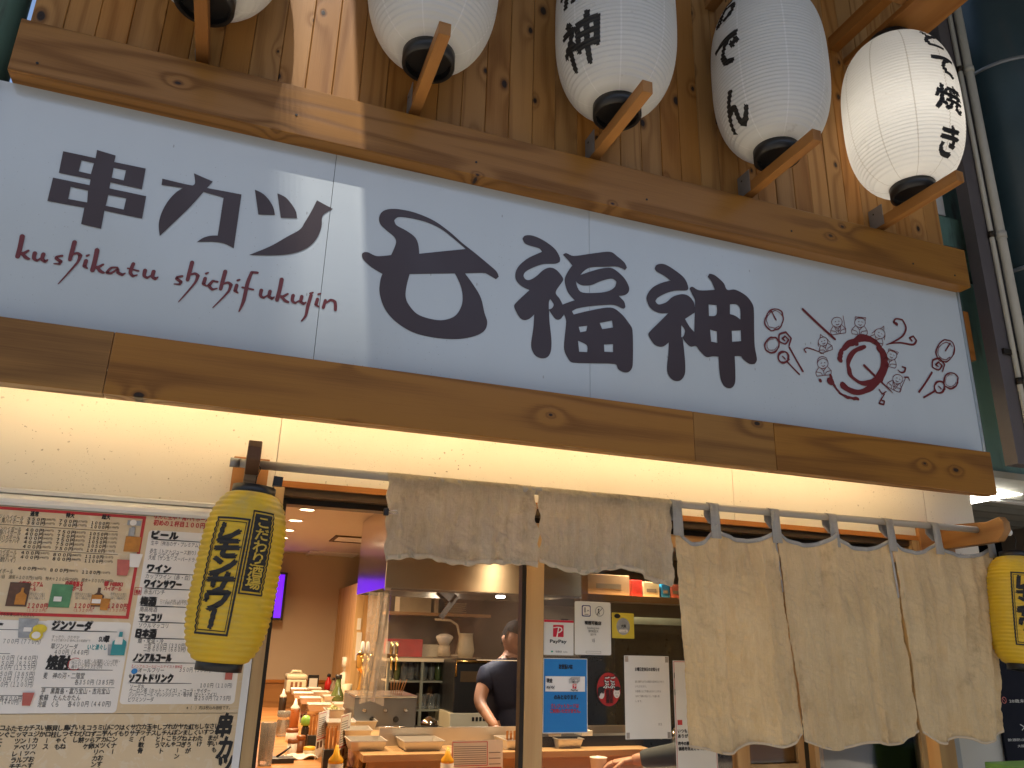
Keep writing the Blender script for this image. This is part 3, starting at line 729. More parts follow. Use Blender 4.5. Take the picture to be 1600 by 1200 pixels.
for lab, txt, i in WL:
    th, rad, H = lantern('paper_lantern', lab, 'white lanterns under the eaves', ARMX[i], -.55, LZ0, LZ1, LR + (.006 if i == 4 else 0), RR, 46, .0045,
                         M['lan_lit'] if i == 4 else M['lan_white'], prof_white, .055)
    if txt:
        pxc = {1: 592, 2: 905, 3: 1138, 4: 1470}[i]; a0 = yaw_to(pxc, i)
        y_of = {1: (-190, -90, 8), 2: (-170, -30, 60), 3: (12, 85, 166), 4: (58, 103, 150, 206)}[i]
        r0 = LR; X0 = ARMX[i] + r0 * math.sin(a0); Y0 = -.55 - r0 * math.cos(a0)
        hh = {1: .17, 2: .165, 3: .150, 4: .108}[i]; ww = {1: .17, 2: .16, 3: .13, 4: .125}[i]
        for ch, py in zip(txt, y_of):
            pr = Print()
            zc = at(pxc, py, Y0).z - LZ0
            if not .06 < zc < H - .05: continue
            if ch == 'ー': ch = '|'
            pr.vtext(ch, 0, zc + hh / 2, hh, hh, ww, bold=.0066 if i != 4 else .0052, shear=.08)
            wrap(th, pr, 'character', M['ink'], rad, LR, a0, H, 46)
    if i == 4:
        bl = bpy.data.lights.new('lantern_bulb', 'POINT'); bl.energy = 1.4; bl.color = (1, .92, .80); bl.shadow_soft_size = .05
        bo = bpy.data.objects.new('lantern_bulb', bl); C.objects.link(bo); bo.parent = th; bo.location = (0, 0, H * .42)
    br = thing('lantern_bracket', ['wooden arm under the leftmost white lantern', 'wooden arm under the second white lantern from the left', 'wooden arm under the middle white lantern', 'wooden arm under the white lantern with three hiragana', 'wooden arm under the glowing rightmost lantern'][i], 'bracket', (ARMX[i], -.331, 3.335), 'wooden lantern brackets')
    Box('arm', M['bracket'], br, -.019, .019, -.435, .0, -.024, .0225, bev=.002)
    pl = Box('angle_plate', M['galv'], br, -.0218, -.0192, -.075, .0, -.02, .075)
    Box('screw', M['dark_metal'], pl, -.0232, -.0219, -.03, -.024, .045, .051)
    ub = thing('upper_bracket', ['upper wooden board above the leftmost white lantern', 'upper wooden board above the second white lantern', 'upper wooden board above the middle white lantern', 'upper wooden board above the lantern with three hiragana', 'upper wooden board above the glowing rightmost lantern'][i], 'bracket', (ARMX[i], -.331, 4.19), 'upper lantern boards')
    Box('board', M['bracket'], ub, -.05, .155, -.545, 0, 0, .03, bev=.002)
    Box('arm', M['bracket'], ub, -.125, -.075, -.50, 0, .06, .13, bev=.002)
    Box('crosspiece', M['bracket'], ub, -.16, .155, -.40, -.35, .031, .0595, bev=.002)
# ================================================================== light strip behind the lower beam
strip = thing('light_strip', 'warm light strip hidden behind the lower beam', 'light', (.8, -.33, 2.26))
Box('channel', M['alu'], strip, -1.9, 1.95, -.03, .012, -.006, .0)
Box('diffuser', emis('warm_led', (1.0, .76, .41), 32.0), strip, -1.88, 1.93, -.024, .004, .001, .011)

# ================================================================== noren pole with its brackets
RY, RZ = -.20, 2.085
rodL, rodR = at(360, 722, RY), at(1576, 832, RY)
def bamboo():
    t = NT('weathered_pole'); v = t.coord((.12, 1, 1)); n = t.noise(v, 60, 3); n2 = t.noise(t.coord(), 4, 3)
    t.set(t.mix(n2, (.55, .49, .40, 1), (.36, .33, .29, 1)), .45); t.bump(n, .2, .001); return t.m
pole = thing('curtain_pole', 'long grey-beige pole carrying the shop curtains', 'pole', (1.55, RY, RZ))
MB().tube([(rodL.x - 1.55, 0, rodL.z - RZ), (0, 0, (rodL.z + rodR.z) / 2 - RZ - .006), (rodR.x - 1.55, 0, rodR.z - RZ)], .0135, 16).build('shaft', bamboo(), pole)
MB().tube([(rodL.x - 1.551, 0, rodL.z - RZ), (rodL.x - 1.523, 0, rodL.z - RZ)], .0142, 16).build('end_band', M['galv'], pole)
MB().tube([(rodR.x - 1.575, 0, rodR.z - RZ), (rodR.x - 1.545, 0, rodR.z - RZ)], .0142, 16).build('end_band', M['paper'], pole)
for X, lab, mm in ((.031, 'dark wooden pole bracket at the left end, above the yellow lantern', 'dark_wood'), (2.955, 'pale wooden pole bracket at the right end beside the curtain', 'bracket')):
    b = thing('pole_bracket', lab, 'bracket', (X, -.001, 2.07))
    Box('back_plate', M['trim_wood'], b, -.055 if X < 1 else -.14, .055, -.02, 0, -.08, .06, bev=.002)
    a = MB(); a.prism([(-.0205, -.055), (-.0205, .05), (-.25, .038), (-.31, .052), (-.325, .03), (-.325, -.005), (-.29, -.045), (-.2, -.05)], 'x', -.019, .019)
    a.build('arm', M[mm], b, bevel=.003)

# ================================================================== curtains
def linen(name, c0, c1, stain, trans=.22):
    t = NT(name); v = t.coord()
    wv = t.noise(t.coord((1, 1, .03)), 330, 2, .6); wh = t.noise(t.coord((.05, 1, 1)), 300, 2, .6)
    weave = t.math('MULTIPLY_ADD', wv, .6, t.math('MULTIPLY', wh, .4))
    big = t.noise(v, 3.5, 4, .6); strk = t.noise(t.coord((1, 1, .08)), 22, 4, .6)
    k = t.math('ADD', t.math('MULTIPLY', big, .5), t.math('ADD', t.math('MULTIPLY', strk, .35), t.math('MULTIPLY', weave, .45)))
    col = t.mix(t.ss(k, .35, .95), c4(c0), c4(c1))
    st = t.math('MULTIPLY', t.ss(t.noise(v, 6, 5, .65), .54, .72), .55)
    col = t.mix(st, col, c4(stain))
    t.set(col, .85, spec=.15, Sheen_Weight=.15)
    crease = t.noise(t.coord((1, 1, .55)), 26, 5, .65, .8); cr2 = t.noise(t.coord((.6, 1, 1)), 75, 3, .6)
    h = t.math('ADD', t.math('MULTIPLY', crease, .8), t.math('ADD', t.math('MULTIPLY', cr2, .25), t.math('MULTIPLY', weave, .10)))
    nrm = t.bump(h, 1.0, .009)
    tl = t.new('ShaderNodeBsdfTranslucent'); t.link(col, tl.inputs[0]); t.link(nrm, tl.inputs[1])
    mx = t.new('ShaderNodeMixShader'); mx.inputs[0].default_value = trans
    t.link(t.b.outputs[0], mx.inputs[1]); t.link(tl.outputs[0], mx.inputs[2]); t.link(mx.outputs[0], t.out.inputs[0])
    return t.m
M['linen'] = linen('tan_linen', (.60, .43, .22), (.83, .64, .37), (.38, .25, .125))
M['linen_grey'] = linen('grey_linen', (.42, .345, .23), (.70, .60, .43), (.24, .18, .11), .35)
M['tape'] = linen('grey_cotton_tape', (.34, .32, .29), (.48, .455, .42), (.25, .22, .19), .1)
M['linen_hem'] = linen('hem_linen', (.62, .48, .31), (.80, .65, .45), (.40, .28, .16), .2)

def rod_z(x): k = (x - rodL.x) / (rodR.x - rodL.x); return rodL.z + (rodR.z - rodL.z) * k - .006 * (1 - (2 * k - 1) ** 2)
def fold(u, v, seed, n=3.2):
    r = random.Random(seed); a = [r.uniform(0, 6.28) for _ in range(4)]
    return (.020 * math.sin(n * 2 * PI * u + a[0] + .6 * v) * (.25 + .75 * v) + .009 * math.sin(n * 4.3 * PI * u + a[1] - 1.2 * v) * (.4 + .6 * v)
            + .006 * math.sin(n * 9 * PI * u + a[2] + 2.5 * v) * (1 - .5 * v) + .004 * math.sin(11 * v + 5 * u + a[3]))
def crumple(fn, seed, amp):                          # fine creases: mostly vertical, some diagonal
    def g(u, v):
        p = fn(u, v); X, Z = p[0], p[2]; s = seed * 3.7
        a = mnoise.noise(Vector((X * 34, Z * 9, s))) + .7 * mnoise.noise(Vector((X * 70, Z * 26, s + 9))) + .45 * mnoise.noise(Vector((X * 40 + Z * 60, Z * 50, s + 4))) + .9 * mnoise.noise(Vector((X * 12 - Z * 5, Z * 7, s + 2)))
        k = min(1, v * 8) if v < .125 else 1
        return (p[0], p[1] + amp * a * k, p[2])
    return g
# short grey curtain folded over the pole: two panels
sh = thing('short_curtain', 'short wrinkled grey linen curtain hanging over the left half of the pole', 'curtain', (.98, RY, 2.08))
top = [at(604, 750, RY).x, at(836, 772, RY).x, at(1047, 792, RY).x]
bot = [at(600, 876, RY), at(833, 888, RY), at(1044, 910, RY)]
for i in range(2):
    xa, xb, ba, bb = top[i], top[i + 1] - .004, bot[i], bot[i + 1]
    if i == 0: bb = at(833, 889, RY)
    if i == 1: ba = at(838, 884, RY)
    def fn(u, v, i=i, xa=xa, xb=xb, ba=ba, bb=bb):
        xt = xa + (xb - xa) * u; zt = rod_z(xt)
        if v < .12:                                    # over the pole
            a = PI * (1 - v / .12) * .75 ; return (xt - .98, -.0165 * math.cos(a), zt - 2.08 + .0165 * math.sin(a))
        w = (v - .12) / .88
        xbm = ba.x + (bb.x - ba.x) * u; zb = ba.z + (bb.z - ba.z) * u + .012 * math.sin(9 * u + 2 * i) + (.012 if .3 < u < .8 else 0) * math.sin(PI * (u - .3) / .5)
        X = xt + (xbm - xt) * w + .004 * math.sin(20 * w + 3 * u)
        return (X - .98, -.0165 - .004 - max(-.012, fold(u, w, 40 + i, 2.6) * 1.1) * min(1, w * 3), zt + (zb - zt) * w - 2.08)
    o = grid(crumple(fn, 60 + i, .0095), 130, 70, 'panel', M['linen_grey'], sh)
    def hem(u, v, fn=fn):
        p = Vector(fn(u, .955 + .045 * v)); return (p.x, p.y - .002, p.z - .002 * v + .003 * math.sin(55 * u) * v)
    grid(hem, 64, 2, 'frayed_hem', M['linen_hem'], sh, .001)
cp = thing('binder_clip', 'black binder clip on the left edge of the short curtain', 'clip', at(604, 800, RY - .02))
Box('jaw', M['black_plastic'], cp, -.009, .006, -.008, .008, -.011, .011, bev=.002)
MB().tube([(.006, -.004, .004), (.028, -.006, .006), (.034, -.006, 0), (.028, -.006, -.005), (.006, -.004, -.003)], .0011, 6).build('wire_handle', M['chrome'], cp)

# long tan curtain: three panels on cotton loops
lg = thing('long_curtain', 'long tan linen curtain of three panels hanging from grey loops', 'curtain', (2.2, RY, 2.08))
loops = [1049, 1112, 1206, 1296, 1384, 1456, 1541]
lx = [at(p, 800, RY).x for p in loops]
lx = [at(p, 795 + (p - 1050) * .062, RY).x for p in loops]
pan = [(0, 2, at(1068, 1172, RY), at(1243, 1152, RY)), (2, 4, at(1246, 1165, RY), at(1424, 1150, RY)), (4, 6, at(1428, 1152, RY), at(1557, 1150, RY))]
for k, (a, b, p0, p1) in enumerate(pan):
    xs = lx[a:b + 1]
    def sag(X, xs=xs):
        for i in range(len(xs) - 1):
            if xs[i] <= X <= xs[i + 1]:
                t = (X - xs[i]) / (xs[i + 1] - xs[i]); return (4 * t * (1 - t)) ** .8
        return 0
    def fn(u, v, k=k, xs=xs, p0=p0, p1=p1):
        xt = xs[0] + (xs[-1] - .006 - xs[0]) * u
        dip = (.072 if k == 0 and xt < xs[1] else .046) * sag(xt)
        zt = rod_z(xt) - .060 - dip
        xb = p0.x + (p1.x - p0.x) * u
        wob = .010 * math.sin(2 * PI * (u * 2.05 + .1 * k) + .4)
        zb = p0.z + (p1.z - p0.z) * u + wob - .012 + (.02 * (abs(2 * u - 1) ** 6))
        X = xt + (xb - xt) * v ** 1.15
        drape = .028 * sag(xt) * math.exp(-3.2 * v) * math.cos(7 * v)
        return (X - 2.2, -.018 - fold(u, v, 70 + k, 1.55) * .95 * (1 - .85 * abs(2 * u - 1) ** 7) + drape * .6 - .02 * v, zt + (zb - zt) * v - 2.08)
    grid(crumple(fn, 90 + k, .0075), 130, 150, 'panel', M['linen'], lg)
    def hem(u, v, fn=fn):
        p = Vector(fn(u, .988 + .012 * v)); return (p.x, p.y - .0022, p.z)
    grid(hem, 70, 1, 'hem', M['linen_hem'], lg, .001)
    def band(u, v, fn=fn):
        p = Vector(fn(u, .022 * v)); return (p.x, p.y - .0022, p.z)
    grid(band, 70, 1, 'top_band', M['tape'], lg, .001)
    if k < 2:
        def edge(u, v, fn=fn):
            p = Vector(fn(.985 + .015 * u, .02 + .3 * v)); return (p.x, p.y - .0025, p.z)
        grid(edge, 2, 30, 'edge_tape', M['tape'], lg, .001)
for i, X in enumerate(lx):
    w = .021
    xo = min(max(X, lx[0] + w * .6), lx[-1] - w * .6)
    z = rod_z(xo); b = MB()
    prf = [(-.0225, -.115), (-.0205, -.03)] + [(.0185 * -math.cos(t * PI / 8), .0165 * math.sin(t * PI / 8)) for t in range(9)] + [(.016, -.03), (-.010, -.062)]
    v = []; f = []
    for j, (yy, zz) in enumerate(prf):
        ww = w * (1 - .15 * math.sin(j))
        v += [(xo - ww - 2.2, yy, z + zz - 2.08), (xo + ww - 2.2, yy, z + zz - 2.08)]
    f = [(2 * j, 2 * j + 1, 2 * j + 3, 2 * j + 2) for j in range(len(prf) - 1)]
    b.add(v, f, True); o = b.build('loop', M['tape'], lg, fix=False)
    md = o.modifiers.new('thickness', 'SOLIDIFY'); md.thickness = .002

# ================================================================== yellow lanterns
def prof_yel(t, Rm, rr):
    s = abs(2 * t - 1); return rr + (Rm - rr) * (1 - min(1, s) ** 3.6) ** .60
def yellow_paper():
    t = NT('yellow_lantern_vinyl'); v = t.coord()
    n = t.noise(t.coord((1, 1, 5)), 7, 4, .6)
    col = t.mix(n, (.78, .50, .022, 1), (.90, .62, .045, 1))
    sp = t.new('ShaderNodeSeparateXYZ'); t.link(v, sp.inputs[0])
    dust = t.math('MULTIPLY', t.ss(t.noise(v, 14, 4), .40, .70), t.math('MULTIPLY_ADD', t.ss(sp.outputs[2], .34, .45), .5, .10))
    col = t.mix(dust, col, (.42, .36, .25, 1))
    t.set(col, .38, spec=.45)
    t.bump(t.noise(t.coord((1, 1, 22)), 6, 3), .5, .004)
    tl = t.new('ShaderNodeBsdfTranslucent'); t.link(col, tl.inputs[0]); mx = t.new('ShaderNodeMixShader'); mx.inputs[0].default_value = .22
    t.link(t.b.outputs[0], mx.inputs[1]); t.link(tl.outputs[0], mx.inputs[2]); t.link(mx.outputs[0], t.out.inputs[0])
    return t.m
M['yellow'] = yellow_paper()
YLY = -.285
def yellow(label, pt, pb, face, R=.112):
    t0, b0 = at(*pt, YLY), at(*pb, YLY)
    H = (t0 - b0).length; tl = math.atan2(t0.x - b0.x, t0.z - b0.z)
    th, rad, H = lantern('yellow_lantern', label, 'yellow lanterns by the entrance', b0.x, YLY, b0.z, b0.z + H, R, .056, 29, .0042, M['yellow'], prof_yel, .032, 64, (0, tl, 0))
    d = math.atan2(-(b0.x), (YLY - CAM_Y))            # bearing of the viewer from the lantern
    pk = Print(); pw = Print()
    # coordinates in the print: u right, v up from the lower hoop
    v0, v1 = H * .150, H * .815
    ul, ur = -.098, .000
    pk.frame(ul, ur, v0, v1, .0055); pk.frame(ul + .0085, ur - .0085, v0 + .010, v1 - .010, .0022)
    wrap(th, pk, 'lettering_frame', M['ink'], rad, R, d + face, H, 29, .0012); pk = Print()
    pk.vtext('レモンサワー', (ul + ur) / 2 + .001, v1 - .018, (v1 - v0 - .036) / 6, .053, .070, bold=.0045, shear=.10, jitter=.12)
    wrap(th, pk, 'lettering', M['ink'], rad, R, d + face, H, 29, .0012); pk = Print()
    bl, brr, b_0, b_1 = .003, .070, H * .385, H * .872
    pk.frame(bl, brr, b_0, b_1, .0042); pk.rect(bl + .0075, brr - .0075, b_0 + .009, b_1 - .009)
    pw.vtext('こだわり酒場', (bl + brr) / 2, b_1 - .016, (b_1 - b_0 - .032) / 6, .030, .036, bold=.0009)
    wrap(th, pk, 'black_box', M['ink'], rad, R, d + face, H, 29, .0012)
    wrap(th, pw, 'light_lettering', plain('yellow_ink', (.62, .42, .05), .5), rad, R, d + face, H, 29, .0034)
    MB().tube([(0, 0, H + .02), (0, .002, H + .05), (.006, 0, H + .075), (-.004, .0, H + .09)], .0016, 6).build('wire_hook', M['dark_metal'], th)
    return th
yl = yellow('yellow lantern with framed black katakana, hanging left of the doorway', (396, 772), (343, 1036), .06)
Box('spring_clip', M['black_plastic'], yl, .046, .072, -.03, -.012, .485, .512)
yellow('yellow lantern cut off by the right edge, hanging beside the long curtain', (1588, 872), (1601, 1040), .62, .118)

# ================================================================== menu boards on the left wall
MY = -.030
def mu(x, y): q = at(x, y, MY); return q.x, q.z
KM = 0.2                                             # notes were taken on a 5x enlargement
board = thing('menu_board', 'large beige drinks menu with white price panels, left of the doorway', 'menu', (-.35, -.001, 1.36))
food = thing('food_menu', 'beige food menu of vertical writing under the drinks menu', 'menu', (-.35, -.001, .66))
def beige_print():
    t = NT('kraft_print'); v = t.coord(); n = t.noise(v, 5, 4); w = t.noise(v, 16, 5, .7, 1.5)
    fl = t.math('MULTIPLY', t.ss(w, .55, .62), .35)
    t.set(t.mix(fl, t.mix(n, (.66, .50, .30, 1), (.74, .58, .37, 1)), (.76, .68, .54, 1)), .45); return t.m
M['kraft'] = beige_print()
M['panel_white'] = plain('panel_white', (.84, .79, .72), .45, var=.03)
M['picture_brown'] = plain('picture_brown', (.10, .05, .03), .5, var=.6, scale=40)
M['picture_green'] = plain('picture_green', (.10, .26, .12), .5, var=.5, scale=40)
M['picture_amber'] = plain('picture_amber', (.50, .20, .03), .5, var=.4, scale=50)
M['picture_grey'] = plain('picture_grey', (.35, .36, .37), .45, var=.5, scale=50)
M['picture_lemon'] = plain('picture_lemon', (.72, .55, .04), .5, var=.2, scale=50)
M['picture_rose'] = plain('picture_rose', (.50, .13, .10), .5, var=.2, scale=50)
M['picture_blue'] = plain('picture_blue', (.03, .22, .55), .5, var=.2, scale=50)
mr = mu(373, 1110)[0]; mtop = mu(100, 797)[1]; msplit = mu(180, 1115)[1]; ml = -1.25
def fine(o):                                          # small print nobody could pick apart
    if 'lettering' in o.name or 'print' in o.name.split('.')[0].split('_')[-1]: o['kind'] = 'stuff'
    return o
def PB(o, b): o.location = o.location - b.location; o.parent = b; return o
PB(Box('backing', M['kraft'], None, ml, mr, MY, -.001, msplit + .0008, mtop), board)
PB(Box('backing', M['kraft'], None, ml, mr, MY, -.001, .66, msplit - .0008), food)
def flat(pr, name, m, b, lift=.0006): return fine(PB(pr.build(name, M[m], None, lambda u, v, l: (u, MY - lift - l, v)), b))
def uv8(x, y): return mu(x * KM, 780 + y * KM)       # crop A (0,780)
def uv9(x, y): return mu(x * KM, 960 + y * KM)       # crop B (0,960)
def uvL(x, y): return mu(200 + x * KM, 780 + y * KM) # crop C (200,780)
def uvM(x, y): return mu(270 + x * KM, 960 + y * KM) # crop D (270,960)
mpp = .00235 * KM
# white price panels with rounded corners
wp_ = Print()
def rr(p, q, conv): a = conv(*p); b = conv(*q); wp_.rrect(min(a[0], b[0]), max(a[0], b[0]), min(a[1], b[1]), max(a[1], b[1]), .010)
rr((350, 45), (905, 770), uv9); rr((-400, 30), (240, 775), uv9)
a = uvL(165, 240); b = uvM(490, 700); wp_.rrect(a[0], b[0] - .004, b[1], a[1], .010)
flat(wp_, 'price_panel', 'panel_white', board, .0003)
bk = Print(); rd = Print(); gy = Print(); tl_ = Print()
# red frame of the highball table
fr = [uv8(-300, 45), uv8(1130, 120), uv8(1015, 930)]
xr = uv8(1080, 500)[0]; zt = uv8(500, 90)[1]; zb = uv8(500, 920)[1]
rd.rect(-1.2, xr, zt - .0085, zt); rd.rect(-1.2, xr, zb, zb + .0085); rd.rect(xr - .0085, xr, zb, zt)
for y in (0, 1): pass
def row(pr, s, x0, x1, y, h, conv=uv8, bold=0.0):
    a = conv(x0, y); b = conv(x1, y); pr.text(s, a[0], b[0] if x1 else None, a[1], h * mpp, bold * mpp)
for x0, x1, s, yy in ((235, 300, '通常', 128), (515, 580, '特大', 140), (795, 860, '超大', 152)): row(bk, s, x0, x1, yy, 28, bold=1.6)
def prices(y, dx, a, b, c):
    for x0, (p, q) in zip((0, 250, 500), (a, b, c)):
        sk = .06 * x0
        row(bk, p, 205 + x0 + dx, 345 + x0 + dx, y + sk, 21, bold=.7); row(bk, q, 350 + x0 + dx, 425 + x0 + dx, y + sk, 14)
A1 = (('３５０円', '(385円)'), ('７００円', '(770円)'), ('１０００円', '(1100円)')); A2 = (('３８０円', '(418円)'), A1[1], A1[2])
A3 = (('４００円', '(440円)'), ('７５０円', '(825円)'), ('１０５０円', '(1155円)')); A4 = (('４００円', '(440円)'), ('８００円', '(880円)'), ('１１００円', '(1210円)'))
for y, dx, A in ((165, 8, A1), (195, 3, A2), (250, -5, A3), (282, -10, A3), (313, -15, A3), (345, -20, A3), (380, -28, A3), (428, -40, A4), (462, -45, A4), (550, -65, A4)): prices(y, dx, *A)
for y, s in ((150, 'ジムハイボール'), (182, '角ハイボール'), (238, 'レモンハイボール'), (270, '梅ハイボール'), (302, 'コーラハイボール'), (334, 'ジンジャハイ'), (420, 'トリスハイボール'), (452, '濃いめハイボール'), (485, '（焼酎ハイ）'), (572, 'メガハイボール')):
    row(bk, s, 185 - 28 * len(s) - (y - 150) * .2, 185 - (y - 150) * .2, y, 27)
row(bk, '濃い目　通常＋１００円(110円)　特大＋２００円(220円)　超大＋３００円(330円)', -40, 890, 615, 22)
for y in (198, 386): a = uv8(0, y); b = uv8(930, y); bk.rect(-1.1, b[0], a[1], a[1] + .0012)
for s1, s2, x, pr_ in (('山崎プレミアム', 'ハイボール', 145, 0), ('白州森香る', 'ハイボール', 510, 0), ('響 HIBIKI', 'ハイボール', 812, 0)):
    w = 27 * max(len(s1), 5) if x != 812 else 145
    row(rd, s1, x, x + w, 675, 28, bold=1.5); row(rd, s2, x, x + 135, 712, 26, bold=1.0)
    row(rd, '１２００円', x + (70 if x < 800 else 28), x + (225 if x < 800 else 180), 848, 30, bold=1.2); row(rd, '（１３２０円）', x + (65 if x < 800 else 28), x + (215 if x < 800 else 170), 876, 18)
    for q, st in enumerate(('芳醇な甘さの香り', 'バニラのような香り', '深い味わい')): row(gy, st, x + (75 if x < 800 else 50), x + (205 if x < 800 else 175), 745 + 18 * q, 13)
row(bk, '水割り・お湯割り・ロックでもお楽しみください。', -330, 270, 900, 19)
# right-hand column of the drinks menu
row(rd, 'なんと生中・角ハイボール', 200, 640, 148, 30, uvL, 1); row(rd, '初めの１杯目１００円', 198, 600, 200, 34, uvL, 1.4)
def head(s, x0, x1, y, conv=uvL, h=46, ul=True):
    row(bk, s, x0, x1, y, h, conv, 5)
    if ul:
        a = conv(x0 - 10, y + 14); bk.poly([(a[0], a[1] + .0008), (a[0] + .01, a[1] + .0028), (a[0] + .17, a[1] + .0012), (a[0] + .17, a[1]), (a[0] + .03, a[1] - .001)])
head('ビール', 185, 390, 300); row(bk, '生中（神泡のザ・プレミアム）', 178, 560, 355, 28, uvL)
row(bk, '赤生（トマトジュース割り）', 168, 530, 416, 27, uvL); row(bk, 'シャンディガフ', 165, 390, 442, 26, uvL); row(bk, '大瓶（サン生・スーパードライ）', 158, 560, 470, 27, uvL)
head('ワイン', 148, 330, 562); row(bk, 'カップワイン（赤・白）', 135, 485, 616, 29, uvL)
head('ワインサワー', 125, 415, 682); row(bk, '赤玉パンチ', 122, 285, 738, 29, uvL)
head('梅酒', 95, 215, 820); row(gy, 'ロック・水割・お湯割・', 250, 470, 800, 16, uvL); row(gy, 'ソーダ割からお選び下さい', 250, 470, 818, 16, uvL); row(bk, '南高梅酒', 90, 225, 876, 30, uvL)
head('マッコリ', 82, 255, 946); row(bk, 'ソウルマッコリ', 82, 312, 1000, 29, uvL)
head('日本酒', 60, 215, 1072); row(bk, '燗・常温・冷', 75, 275, 1122, 28, uvL)
row(bk, '一合 ３００円（３３０円）', 125, 450, 1155, 27, uvL); row(bk, '二合 ６００円（６６０円）', 120, 448, 1186, 27, uvL)
head('ノンアルコール', 1040, 1335, 362, uv9); row(rd, '【ノンアルコールビールテイスト飲料】', 1030, 1420, 415, 17, uv9)
row(bk, 'オールフリー', 1080, 1280, 450, 27, uv9); row(bk, '３５０円（３８５円）', 50, 300, 448, 28, uvM)
head('ソフトドリンク', 1005, 1345, 524, uv9); row(bk, 'ソーダ水', 1015, 1125, 578, 26, uv9); row(bk, '１００円（１１０円）', 212, 460, 570, 27, uvM)
row(bk, 'ウーロン茶（ホット・アイス）・コーラ・サイダー', 1010, 1640, 610, 25, uv9); row(bk, 'ジンジャーエール・オレンジジュース・柚子茶（ホット・アイス）', 1003, 1690, 640, 24, uv9)
row(bk, 'ビワミンソーダ', 1000, 1198, 680, 26, uv9); row(bk, '各２５０円（２７５円）', 165, 450, 670, 27, uvM)
row(bk, '※（　）内は税込み価格です。', 105, 445, 742, 21, uvM)
# gin and shochu panel
head('ジンソーダ', 405, 715, 112, uv9, 50); row(gy, 'すっきり、さわやか', 405, 620, 186, 19, uv9); row(gy, 'すっきり爽やかな“食中に合う和素材”で', 400, 705, 210, 15, uv9)
row(bk, '翠ジンソーダ', 395, 605, 266, 30, uv9); row(bk, '４００円（４４０円）', 425, 692, 310, 29, uv9); row(tl_, 'いと清々し', 682, 832, 272, 30, uv9, 1)
row(bk, 'SUI', 770, 815, 212, 34, uv9, 1); row(bk, '翠', 815, 850, 214, 36, uv9, 3)
head('焼酎', 360, 535, 418, uv9, 72); row(gy, 'ロック・水割・お湯割・ソーダ割・', 560, 935, 374, 20, uv9); row(gy, 'ウーロン割からお選びください。', 560, 915, 398, 20, uv9); row(gy, '梅干しはプラス５０円', 555, 795, 422, 19, uv9)
a = uv9(585, 388); rd.stroke([(a[0] + .017 * math.cos(t * .55), a[1] + .016 * math.sin(t * .55)) for t in range(2, 11)], .0016)
row(bk, '麦　神の河・二階堂', 335, 658, 498, 33, uv9); row(bk, '各３５０円（３８５円）', 582, 888, 546, 29, uv9)
a = uv9(320, 572); b = uv9(895, 572); bk.rect(a[0], b[0], a[1], a[1] + .001)
row(bk, '芋　黒霧島・富乃宝山・吉兆宝山', 318, 855, 618, 31, uv9); row(bk, '紫蘇　たんたかたん', 303, 625, 670, 31, uv9); row(bk, '泡盛　くら　　各４００円（４４０円）', 292, 862, 720, 31, uv9)
# far left panel
head('レモンサワー', -330, 18, 92, uv9, 40, False); a = uv9(-300, 112); b = uv9(195, 116); bk.rect(a[0], b[0], a[1], a[1] + .0016)
for y, s, x0, x1 in ((225, '７００円（７７０円）', 22, 315), (355, '４００円（４４０円）', -20, 290), (398, '７５０円（８２５円）', -25, 285), (430, '１０５０円（１１５５円）', -60, 278), (482, '３５０円（３８５円）', -35, 268), (524, '７００円（７７０円）', -45, 262), (564, '１０００円（１１００円）', -90, 255), (676, '各４００円', -5, 165), (702, '（４４０円）', 15, 145)): row(bk, s, x0, x1, y, 28, uv9)
a = uv9(-300, 636); b = uv9(200, 640); bk.rect(a[0], b[0], a[1], a[1] + .0012); a = uv9(-300, 302); bk.rect(a[0], uv9(80, 304)[0], a[1], a[1] + .0012)
flat(bk, 'black_lettering', 'ink', board); flat(rd, 'red_lettering', 'ink_red', board); flat(gy, 'small_print', 'ink_grey', board); flat(tl_, 'teal_lettering', 'ink_teal', board)
# little pictures
_pl = [0]
def pict(name, m, shapes, lift=.0018):
    for kind, p, q, conv in shapes:
        pr = Print(); a = conv(*p); b = conv(*q)
        if kind == 'r': pr.rect(min(a[0], b[0]), max(a[0], b[0]), min(a[1], b[1]), max(a[1], b[1]))
        elif kind == 'o': pr.disc((a[0] + b[0]) / 2, (a[1] + b[1]) / 2, abs(b[0] - a[0]) / 2, abs(b[1] - a[1]) / 2)
        elif kind == 't':                              # tapered cup
            pr.poly([(a[0], a[1]), (b[0], a[1]), (b[0] - (b[0] - a[0]) * .16, b[1]), (a[0] + (b[0] - a[0]) * .16, b[1])])
        elif kind == 'b':                              # bottle
            w = b[0] - a[0]; h = a[1] - b[1]
            pr.poly([(a[0], b[1]), (b[0], b[1]), (b[0], b[1] + h * .58), (a[0] + w * .64, b[1] + h * .74), (a[0] + w * .62, a[1]), (a[0] + w * .38, a[1]), (a[0] + w * .36, b[1] + h * .74), (a[0], b[1] + h * .58)])
        _pl[0] += .00012; flat(pr, name, m, board, lift + _pl[0])
pict('printed_picture', 'picture_brown', [('r', (82, 648), (205, 840), uv8), ('b', (735, 690), (798, 840), uv8)])
pict('printed_picture', 'picture_green', [('r', (412, 662), (540, 848), uv8)])
pict('printed_picture', 'picture_amber', [('b', (140, 690), (195, 825), uv8), ('t', (785, 775), (850, 868), uv8), ('r', (720, 745), (788, 830), uv8), ('r', (985, 290), (1085, 415), uv8)], .0024)
pict('printed_picture', 'panel_white', [('r', (722, 780), (785, 815), uv8), ('r', (425, 760), (480, 800), uv8), ('o', (1020, 160), (1065, 210), uv8), ('t', (1015, 425), (1100, 535), uv8), ('r', (905, 175), (955, 235), uv9)], .0034)
